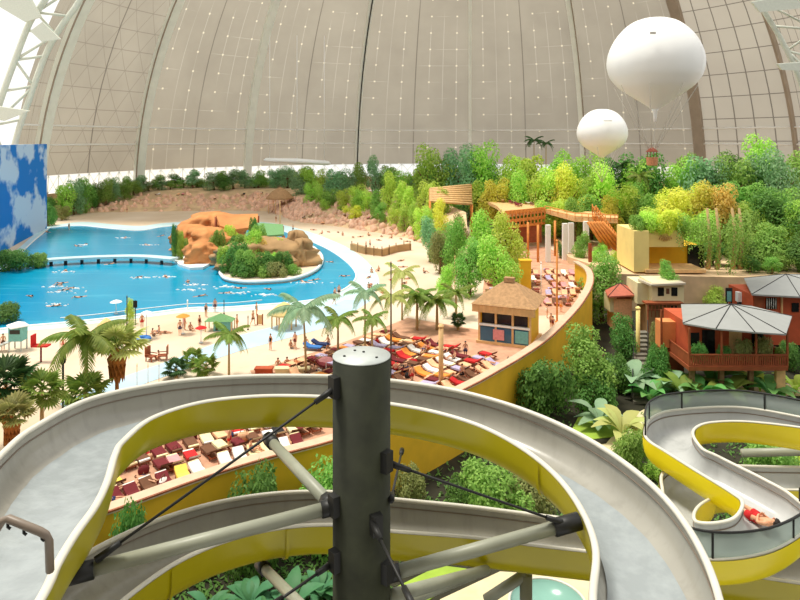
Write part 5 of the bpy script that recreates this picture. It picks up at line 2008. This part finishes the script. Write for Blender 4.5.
# stilt house
cx, cy, ez = 34.2, 70.0, 3.0
t_ = thing('stilt_house', (cx, cy, GZ), 'red-brown stilt house with a pale grey radial roof and planted balcony', 'house')
ev = [G(683, 323, ez), G(716, 328.5, ez), G(755, 332, ez), G(786, 334, ez), G(792, 316, ez), G(752, 306, ez), G(681, 304, ez)]
gable_free_roof(ev, P(731, 304, 69), .15, 'roof', 'greyroof', t_)
MB().box((cx, cy + .6, ez - 1.9), (8.6, 6.2, 3.7)).build('wall', M['redwall'], t_)
MB().box((cx - .1, cy - .2, ez - 4.05), (10.0, 8.6, .4)).build('floor_slab', M['brownwood'], t_)
MB().box((cx - 2.2, cy - 2.56, ez - 2.0), (1.3, .12, 2.6)).build('door', M['blackglass'], t_)
MB().box((cx - 3.6, cy - 2.55, ez - 1.7), (.9, .1, 1.4)).build('window', M['blackglass'], t_)
MB().box((cx + 2.9, cy - 2.55, ez - 1.7), (1.2, .1, 1.4)).build('window', M['blackglass'], t_)
MB().box((cx + .6, cy - 2.57, ez - 1.9), (1.3, .1, 3.2)).build('wood_panel', M['tan'], t_)
b = MB()
for k in range(44):
    b.box((cx - 4.9 + k * 9.8 / 43, cy - 4.35, ez - 3.3), (.15, .06, 1.15))
b.box((cx, cy - 4.35, ez - 2.7), (10.0, .14, .14)).box((cx, cy - 4.35, ez - 3.8), (10.0, .14, .14))
for s_ in (-1, 1):
    b.box((cx + s_ * 4.95, cy - .2, ez - 2.7), (.14, 8.4, .14)).box((cx + s_ * 4.95, cy - .2, ez - 3.3), (.08, 8.4, 1.0))
b.build('balustrade', M['brownwood'], t_)
for x in (-4.95, -1.7, 1.8, 4.95):
    MB().box((cx + x, cy - 4.3, ez - 2.0), (.17, .17, 4.0)).build('balcony_post', M['brownwood'], t_)
for x in (-4.4, -1.4, 1.6, 4.6):
    for y in (-3.6, 2.8):
        MB().box((cx + x, cy + y, (ez - 4.2 + GZ) / 2), (.45 if x < 4 else .9, .45, ez - 4.2 - GZ)).build('stilt', M['tan' if x > 4 else 'bark'], t_)
for x, r, lf, lab in [(-3.6, 1.0, 'dark', 'dark trailing plant on the left of the stilt house balcony'), (-1.2, .9, 'dark', 'dark potted plant beside the balcony door'),
                      (1.0, 1.2, 'olive', 'olive potted shrub on the middle of the balcony'), (3.0, 1.3, 'olive', 'big olive potted shrub on the right half of the balcony'), (4.6, .8, 'mid', 'green potted plant at the right end of the balcony')]:
    o = plant(BUSH[0], (cx + x, cy - 3.55, ez - 3.85), 1.0, lf, lab, None, 'potted plant', 'potted_plant')
    o.scale = (r * .95, r * .65, r * 2.0)
q = G(670, 372, GZ)
t_ = thing('apricot_annex', q, 'apricot rendered annex wall left of the stilt house', 'annex')
px_box(661, 683, 322, 348, 70.5, 1.6, 'wall', 'orangewall', t_)
px_box(664, 684, 349, 385, 71, 2.4, 'base', 'brownwood', t_)
px_box(661, 662.5, 310, 349, 70.3, .2, 'frame_post', 'brownwood', t_)

# pale hut
Y0 = 86
t_ = thing('pale_hut', V(((662 - 400) * Y0 / F, Y0 + 2.5, GZ)), 'pale hut with two dark windows and a flat tan roof', 'hut')
px_box(652, 684, 283, 304, Y0, 4.6, 'wall', 'cream', t_)
px_box(637.5, 653, 283, 304, Y0 + 1.2, 4.2, 'side_wall', 'cream', t_)
for x in (658, 671.5):
    px_box(x, x + 6, 287.5, 296, Y0 - .06, .2, 'window', 'blackglass', t_)
px_box(666.3, 669.5, 288.5, 294, Y0 - .06, .12, 'wall_ornament', 'brown', t_)
r_ = [P(638, 279, Y0 + 2), P(651, 284.5, Y0 - .8), P(686, 283, Y0 - .6), P(672, 276.5, Y0 + 5.4), P(640, 277, Y0 + 6)]
b = MB()
b.add(r_ + [p + V((0, 0, -.25)) for p in r_], [(0, 1, 2, 3, 4), (9, 8, 7, 6, 5)] + [(i, 5 + i, 5 + (i + 1) % 5, (i + 1) % 5) for i in range(5)])
b.build('roof', M['tanroof'], t_)
px_box(648, 684, 304, 340, Y0 + .3, 4, 'lower_storey', 'rock_grey', t_)
px_box(670, 678, 306, 315, Y0 + .2, .3, 'round_opening', 'blackglass', t_)
px_box(646, 684, 303, 304.6, Y0 - 1.2, 1.4, 'balcony_slab', 'brownwood', t_)
b = MB()
for k in range(10):
    b.tube([P(648 + k * 3.7, 304, Y0 - 1.1), P(648 + k * 3.7, 317, Y0 - 1.1)], .05, 4)
b.tube([P(647, 310, Y0 - 1.1), P(683, 310, Y0 - 1.1)], .06, 4)
b.build('trellis', M['brownwood'], t_)
for x in (648, 682):
    MB().tube([P(x, 304, Y0 - 1), V((P(x, 304, Y0 - 1).x, Y0 - 1, GZ))], .1, 6).build('post', M['brownwood'], t_)

# red roofed hut
Y0 = 89
t_ = thing('red_roofed_hut', V(((622 - 400) * Y0 / F, Y0 + 2, GZ)), 'small hut with a dull red roof left of the pale hut', 'hut')
gable_free_roof([P(608, 296.5, Y0 - .6), P(635, 295, Y0 - .6), P(637, 289, Y0 + 3), P(605, 290, Y0 + 3)], P(620, 283, Y0 + 1.5), .2, 'roof', 'redroof', t_)
px_box(614, 632, 295, 330, Y0 + .2, 3, 'wall', 'peach', t_)
px_box(617, 631, 296, 299, Y0 + .1, .2, 'shaded_opening', 'brownwood', t_)
px_box(610, 614.5, 296, 312, Y0 + .3, 2.6, 'side_wall', 'cream', t_)

# red hut at the right frame edge
Y0 = 80
t_ = thing('red_hut', V(((785 - 400) * Y0 / F, Y0 + 3, GZ)), 'red walled hut with a pale grey hip roof at the right frame edge', 'hut')
r_ = [P(744, 278, Y0 + 7), P(752, 294, Y0 - .6), P(800, 296.5, Y0 - .9), P(850, 293, Y0), P(850, 276, Y0 + 7)]
gable_free_roof(r_, P(786, 274, Y0 + 4), .2, 'roof', 'greyroof', t_)
px_box(753, 848, 295, 345, Y0 + .4, 6, 'wall', 'redwall', t_)
px_box(754.5, 764, 297, 309, Y0 + .3, .2, 'brown_panel', 'brownwood', t_)
px_box(766, 777, 298, 309, Y0 + .3, .2, 'window', 'blackglass', t_)
b = MB()
for k in range(5):
    b.tube([P(767 + k * 2.2, 298, Y0 + .2), P(767 + k * 2.2, 309, Y0 + .2)], .06, 4)
b.build('window_bar', M['white'], t_)

px_box(792, 799, 303, 312, Y0 + .3, .2, 'round_window', 'blackglass', t_)
px_box(781.5, 783, 297, 325, Y0 + .2, .3, 'corner_post', 'tan', t_)
t_ = thing('poster_stand', V(((730 - 400) * 84 / F, 84, GZ)), 'dark framed teal poster stand between the grey roofs', 'stand')
px_box(726, 732.5, 288, 302, 84, .15, 'frame', 'dark', t_)
px_box(727.2, 731.4, 291.5, 301.5, 83.93, .1, 'poster', 'teal', t_)
px_box(727, 728, 302, 330, 84, .12, 'leg', 'dark', t_)
px_box(731, 732, 302, 330, 84, .12, 'leg', 'dark', t_)
t_ = thing('white_box', V(((741 - 400) * 83 / F, 83, GZ)), 'white cabinet box on a stand between the two grey roofs', 'box')
px_box(738, 744, 292.5, 302, 83, .7, 'cabinet', 'white', t_)
px_box(739, 743, 302, 335, 83.1, .5, 'stand', 'dark', t_)
# garden stairs
t_ = thing('garden_stairs', G(642, 402, GZ), 'narrow stone garden stairs climbing between dark bushes', 'stairs')
b = MB()
q0, q1 = G(640, 402, GZ), V((29.3, 79, -1.0))
n = 15
for k in range(n):
    p = q0.lerp(q1, k / n)
    b.box((p.x, p.y, (p.z + GZ) / 2 + .1), (1.5, .95, p.z - GZ + .2))
b.build('step', M['stone'], t_)
for s_ in (-1, 1):
    MB().tube([q0 + V((s_ * .8, 0, 1.1)), q1 + V((s_ * .8, 0, 1.1))], .06, 6).build('handrail', M['dark'], t_)
for k in range(0, n, 4):
    p = q0.lerp(q1, k / n)
    MB().tube([p + V((-.8, 0, 0)), p + V((-.8, 0, 1.1))], .045, 5).build('rail_post', M['dark'], t_)

# ------------------------------------------------------------------ the big slide ring
def trough(O, I, depth, parent, lining, shell, rim_r=.05, guard=None, th=.05, flanges=()):
    """open chute between two rims: pale lining inside, yellow shell outside"""
    n = 16
    prof = []
    for k in range(n + 1):
        a = PI * k / n
        c_ = math.cos(a)
        prof.append((.5 - .5 * math.copysign(abs(c_) ** .62, c_), abs(math.sin(a)) ** .62))
    ins, out = [], []
    for o, i in zip(O, I):
        ch = o - i
        ins.append([i + ch * t_ - V((0, 0, depth * d)) for t_, d in prof])
        w_ = ch.length
        e = th / w_
        out.append([i + ch * (.5 + (t_ - .5) * (1 + 2 * e)) - V((0, 0, depth * d + th * min(1, d * 1.5) - .0)) for t_, d in prof])
    MB().grid(ins).build('channel_lining', lining, parent)
    MB().grid(out).build('outer_shell', shell, parent)
    for rm in (O, I):
        MB().tube(rm, rim_r, 8, flat=.8).build('rim', M['rim'], parent)
    b = MB()
    b.tube([r_[-2] + (r_[-1] - r_[-2]) * .35 + (r_[8] - r_[-2]).normalized() * .012 for r_ in ins], .011, 5)
    b.tube([r_[1] + (r_[0] - r_[1]) * .35 + (r_[8] - r_[1]).normalized() * .012 for r_ in ins], .011, 5)
    b.build('rim_seam', M['railbrown'], parent)
    for f in flanges:
        k = int(f * (len(O) - 1))
        d = (O[min(k + 1, len(O) - 1)] - O[k - 1]).normalized()
        b = MB()
        rows = []
        for s_ in (-.03, .03):
            rows.append([p + (p - (O[k] + I[k]) / 2) * .05 + d * s_ for p in out[k]])
        b.grid(rows)
        b.build('joint_flange', shell, parent)
    return ins


def densify(pts, per=7):
    return smooth_path(pts, per)


HX, HY = -.675, 8.46
def ring(th, r, h):
    return V((HX + r * math.sin(th), HY + r * math.cos(th), H - h))


O, I = [], []
# approach from the platform at the lower left
app_i = [(-2.7, 3.0, 3.84), (-2.95, 4.5, 3.95)] + [tuple(PH(x, y, h)[:2]) + (h,) for x, y, h in [(42, 597, 4.05), (57, 565, 4.10), (75, 535, 4.15), (95, 507, 4.2), (107, 482, 4.25), (115, 455, 4.3)]]
app_o = [(-4.2, 3.0, 3.84), (-4.4, 4.5, 3.95), (-4.62, 5.76, 4.05), (-4.75, 6.3, 4.1), (-4.9, 6.9, 4.15), (-5.08, 7.55, 4.2), (-5.3, 8.3, 4.26), (-5.47, 9.0, 4.31)]
for a, b in zip(app_o, app_i):
    O.append(V((a[0], a[1], H - a[2])))
    I.append(V((b[0], b[1], H - b[2])))
ot = [(-1.31, 5.03), (-1.14, 5.29), (-1.01, 5.3), (-.85, 5.15), (-.68, 4.9), (-.5, 4.66), (-.29, 4.46), (-.15, 4.39), (.11, 4.34), (.54, 4.4), (1.03, 4.47), (1.5, 4.5), (1.78, 4.42), (2.4, 4.42), (5, 4.42)]
it = [(-1.35, 3.4), (-1.29, 3.45), (-1.1, 3.71), (-.92, 3.83), (-.69, 3.72), (-.44, 3.48), (-.17, 3.31), (.16, 3.24), (.69, 3.32), (1.11, 3.27), (1.66, 3.15), (1.92, 3.05), (2.5, 3.2), (5, 3.2)]
for k in range(14):
    th = -1.30 + 3.2 * k / 13
    h = 4.7 + .27 * th
    O.append(ring(th, float(np.interp(th, *zip(*ot))), h))
    I.append(ring(th, float(np.interp(th, *zip(*it))), h))
# round the front, below the camera, and the second turn
for k in range(1, 13):
    th = 1.9 + (4.75 - 1.9) * k / 12
    h = 5.21 + (6.3 - 5.21) * k / 12
    O.append(ring(th, 4.42, h))
    I.append(ring(th, 3.15 + .05 * k / 12, h))
for k in range(1, 8):
    th = 4.75 + (2 * PI + .12 - 4.75) * k / 7
    f = k / 7
    O.append(ring(th, 4.42, 6.2 + (7.1 - 6.2) * f))
    I.append(ring(th, 3.2, 6.35 + (7.0 - 6.35) * f))
for px0, px1, h0, h1 in [(1.3, 1.3, 7.26, 7.15), (2.5, 2.5, 7.41, 7.3), (4.0, 4.0, 7.6, 7.48), (5.6, 5.6, 7.8, 7.72), (7.2, 7.2, 8.04, 7.97), (9.5, 9.5, 8.3, 8.25)]:
    O.append(V((px0, HY + 4.42, H - h0)))
    I.append(V((px1, HY + 3.22, H - h1)))
base = V((HX, HY, H - 9))
sl = thing('water_slide', base, 'large spiral water slide of pale channels with yellow undersides in the foreground', 'water slide')
Od, Id = densify(O), densify(I)
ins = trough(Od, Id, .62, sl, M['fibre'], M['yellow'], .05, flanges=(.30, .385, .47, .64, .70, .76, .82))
# thin sheet of water on the channel floor
t = NT('sliding_water')
co = t.n('TexCoord').outputs['Object']
wcol = t.mix(t.ramp(t.noise(co, 3.5, 4), .4, .65), lin((150, 157, 158)), lin((162, 169, 170)))
M['film'] = t.done(t.bsdf(wcol, .16, .4, bump=t.noise(co, 7, 4), bstr=.25, bdist=.03))
for a, b in ((0.0, .29), (.36, .58)):
    k0, k1 = int(a * len(ins)), int(b * len(ins))
    rows = []
    for k in range(k0, k1):
        r_ = ins[k]
        lo = 5 if a == 0 else 4
        f = min(1, (k1 - 1 - k) / 10, 1 if a == 0 else ((k - k0) / 26) ** .45)
        seg = r_[lo:12]
        mid_ = seg[len(seg) // 2]
        rows.append([mid_.lerp(p, .03 + .97 * f) + V((0, 0, .014 + .006 * math.sin(k * 1.7 + j * 2.1))) for j, p in enumerate(seg)])
    MB().grid(rows).build('water_film', M['film'], sl)

# start bar over the channel
hr = MB().tube([P(-14, 548, 5.0), P(-4, 530, 5.0), P(2, 521, 5.0), P(8, 518.5, 5.0), P(40, 531.5, 5.0), P(46, 535, 5.02), P(49, 541, 5.04), P(50, 571, 5.1)], .032, 8).build('start_bar', M['railbrown'], sl)
for x, y in ((8, 521), (24, 527), (42, 533)):
    p = P(x, y, 5.0)
    MB().tube([p, p + V((0, 0, -.045)), p + V((.02, 0, -.06))], .012, 5).build('hook', M['dark'], hr)

# central post with brackets, struts and tie rods
PX, PY = -.5, 8.46
pt = H - 2.80
R_ = .375
ps = thing('support_post', (PX, PY, GZ), 'thick dark olive support post with a pale cap plate, in the centre of the ring', 'post')
MB().lathe([(R_, GZ), (R_, pt - .012)], (PX, PY, 0), 40).build('shaft', M['post'], ps)
MB().lathe([(R_ * 1.005, pt - .012), (R_ * 1.005, pt), (.01, pt)], (PX, PY, 0), 40).build('cap_plate', M['galv'], ps)
for dx, dy in ((-.22, -.05), (.02, .12), (.2, -.1), (-.1, .18)):
    MB().lathe([(.018, pt), (.018, pt + .012), (.004, pt + .014)], (PX + dx, PY + dy, 0), 8).build('bolt', M['dark'], ps)


def strut(a, b, r, name='strut', m='tube', clamp=True):
    o = MB().tube([a, b], r, 12).build(name, M[m], ps)
    if clamp:
        d = (b - a).normalized()
        MB().tube([b - d * .25, b + d * .12], r * 1.35, 8).build('clamp', M['dark'], o)
        MB().tube([a - d * .05, a + d * .14], r * 1.3, 8).build('clamp', M['dark'], o)


def rod(a, b):
    o = MB().tube([a, b], .018, 6).build('tie_rod', M['dark'], ps)
    d = (b - a).normalized()
    for q, s_ in ((a, 1), (b, -1)):
        MB().tube([q, q + d * s_ * .3], [.045, .034], 7).build('turnbuckle', M['dark'], o)


strut(P(332, 507, 8.3), P(70, 575, 7.35), .082)
strut(P(389, 574, 8.35), P(571, 523, 8.75), .085)
strut(P(330, 504, 8.6), P(270, 440, 11.4), .085)
strut(P(392, 596, 8.4), P(486, 570, 11.6), .085, clamp=False)
strut(P(335, 640, 8.5), P(262, 566, 11.6), .085)
rod(P(335, 388, 8.2), P(96, 560, 7.4))
rod(P(389, 463, 8.3), P(566, 524, 8.7))
rod(P(372, 522, 8.08), P(415, 610, 6.9))
rod(P(334, 562, 8.3), P(262, 612, 7.4))
rod(P(391, 500, 8.3), P(402, 450, 11.2))
for x, y, r in ((333, 387, .1), (332, 506, .1), (372, 520, .07), (334, 561, .07), (389, 573, .08), (388, 462, .07)):
    q = P(x, y, 8.2)
    a = math.atan2(q.x - PX, -(q.y - PY))
    MB().box(V((PX + math.sin(a) * (R_ + .02), PY - math.cos(a) * (R_ + .02), q.z)), (.14, .14, .26), a).build('bracket', M['dark'], ps)
# lower supports that hold the second turn
lp = thing('lower_support', P(600, 640, 12), 'grey-green tube support under the lower channel at the bottom right', 'support')
MB().tube([P(398, 604, 11.0), P(486, 568, 12.0)], .1, 10).build('tube', M['tube'], lp)
MB().tube([P(486, 600, 12.4), P(526, 574, 12.3)], .1, 10).build('tube', M['tube'], lp)
MB().tube([P(526, 574, 12.3), V((P(526, 574, 12.3).x, 12.3, GZ))], .12, 10).build('leg', M['tube'], lp)

# ------------------------------------------------------------------ the second slide with glass guards
K = .85
R2 = [(845, 428, 7.05), (800, 417, 7.1), (737, 407, 7.15), (675, 410, 7.25), (651, 418, 7.3), (645, 432, 7.35), (649, 441, 7.4), (666, 452, 7.45), (697, 471.5, 7.5), (731, 492.5, 7.58), (742.5, 503, 7.62),
      (735, 517.5, 7.72), (716, 523, 7.78), (697, 522, 7.85), (694, 514, 7.9), (700, 505, 7.95), (712, 498, 8.0)]
L2 = [(845, 436, 7.1), (800, 427.5, 7.15), (746, 421.7, 7.2), (712, 422.5, 7.25), (697, 427, 7.28), (693, 435, 7.32), (702, 448.5, 7.4), (715, 455, 7.45), (727, 461, 7.5), (765, 480, 7.57), (792, 496, 7.62),
      (812, 521, 7.7), (770, 551, 7.78), (704, 559, 7.85), (658, 541, 7.9), (650, 515, 7.95), (662, 496, 8.0)]
o2 = [PH(x, y, h * K) for x, y, h in R2] + [V((7.6 * K, 15.0 * K, H - 8.1 * K)), V((10.5 * K, 15.3 * K, H - 8.25 * K))]
i2 = [PH(x, y, h * K) for x, y, h in L2] + [V((6.8 * K, 16.1 * K, H - 8.1 * K)), V((10.0 * K, 16.4 * K, H - 8.25 * K))]
o2.insert(0, V((13.2, 12.9, H - 5.85)))
i2.insert(0, V((12.8, 12.0, H - 5.9)))
o2.append(V((13.5, 13.2, H - 7.2)))
i2.append(V((13.2, 14.2, H - 7.2)))
s2 = thing('curvy_slide', V((6.2, 12, H - 8)), 'winding water slide with bright yellow sides and glass guards on the right', 'water slide')
o2d, i2d = densify(o2), densify(i2)
M['yellow_bright'] = mat('bright_yellow_gelcoat', (250, 228, 26), .3, .06, .9, spec=.45)  # lit copy; the ring shell uses the shade-darkened yellow
ins2 = trough(o2d, i2d, .50, s2, M['fibre_grey'], M['yellow_bright'], .034)
t = NT('greenish_guard_glass')
tr_ = t.n('BsdfTransparent', i_Color=lin((216, 226, 220)))
gl = t.bsdf(lin((196, 206, 202)), .15, .5)
mx = t.n('MixShader')
mx.inputs[0].default_value = .42
t.t.links.new(tr_.outputs[0], mx.inputs[1])
t.t.links.new(gl.outputs[0], mx.inputs[2])
M['guard'] = t.done(mx)
def guard(path, h0, h1, name):
    rows = [[p, p + V((0, 0, h0 + (h1 - h0) * k / (len(path) - 1)))] for k, p in enumerate(path)]
    th = [[p + V((0, .015, 0)) for p in r] for r in rows]
    o = MB().grid([[a[0], a[1], b[1], b[0]] for a, b in zip(rows, th)], 0, True).build(name, M['guard'], s2)
    MB().tube([r[1] for r in rows], .022, 6).build('guard_rail', M['dark'], o)
    for k in range(0, len(rows), 9):
        MB().tube(rows[k], .02, 6).build('guard_post', M['dark'], o)


guard(o2d[0:int(6.6 * 7)], .36, .40, 'glass_guard')
guard(i2d[int(11.3 * 7):int(15.2 * 7)], .25, .52, 'glass_guard')
# second slide's columns
for x, y in ((9.4, 14.6), (5.2, 10.4)):
    tag(MB().tube([V((x, y, GZ)), V((x, y, H - 8.6))], .16, 12).build('slide_column', M['tube']), 'grey-green column under the winding slide, ' + ('farther one at the right edge' if x > 7 else 'nearer one hidden by the big ring'), 'column')
MB_ = thing('cross_tube', P(790, 455, 16), 'grey horizontal tube beam behind the winding slide', 'beam')
MB().tube([P(742, 453, 16), P(860, 450, 16)], .1, 10).build('tube', M['tube'], MB_)
MB().tube([P(850, 450, 16), V((P(850, 450, 16).x, 16, GZ))], .12, 10).build('leg', M['tube'], MB_)
# person sliding down
k = int(10.55 * 7)
up_ = (o2d[k] + i2d[k]) / 2
a0, a1 = ins2[k][8], ins2[k + 6][8]
d = (a1 - a0)
sp_ = person_model(pose(pel=(0, 0, .12), sp=(0, .18, .15), ch=(0, .35, .22), nk=(0, .48, .28), h0=(0, .56, .33), h1=(0, .65, .38), hip=(.1, -.07, .12), kn=(.11, -.45, .14), an=(.08, -.84, .08), to=(.09, -.93, .16),
                        sh=(.17, .41, .24), el=(.2, .2, .16), wr=(.08, .1, .27), ha=(.03, .12, .3), right=dict(el=(-.2, .2, .16), wr=(-.08, .1, .28), ha=(-.03, .13, .31))))
sp_['label'] = 'person in red swimwear with dark hair lying in the winding slide'
head, hips = P(763, 513, 11.15), P(748, 506.5, 11.5)
k = int(10.75 * 7)
c_ = o2d[k].lerp(i2d[k], .36)
sp_.scale = (.68, .68, .68)
dv = (head - hips)
sp_.location = V((c_.x, c_.y, min(p.z for p in ins2[k]) + .03))
dv = (o2d[k + 3] + i2d[k + 3] - o2d[k - 4] - i2d[k - 4])
sp_.rotation_euler = (0, 0, math.atan2(-dv.x, dv.y))
for ch in sp_.children:
    if ch.name.startswith('swimwear'):
        ch.material_slots[0].link = 'OBJECT'
        ch.material_slots[0].material = M['red']

for m_ in MODELS:
    drop(m_)
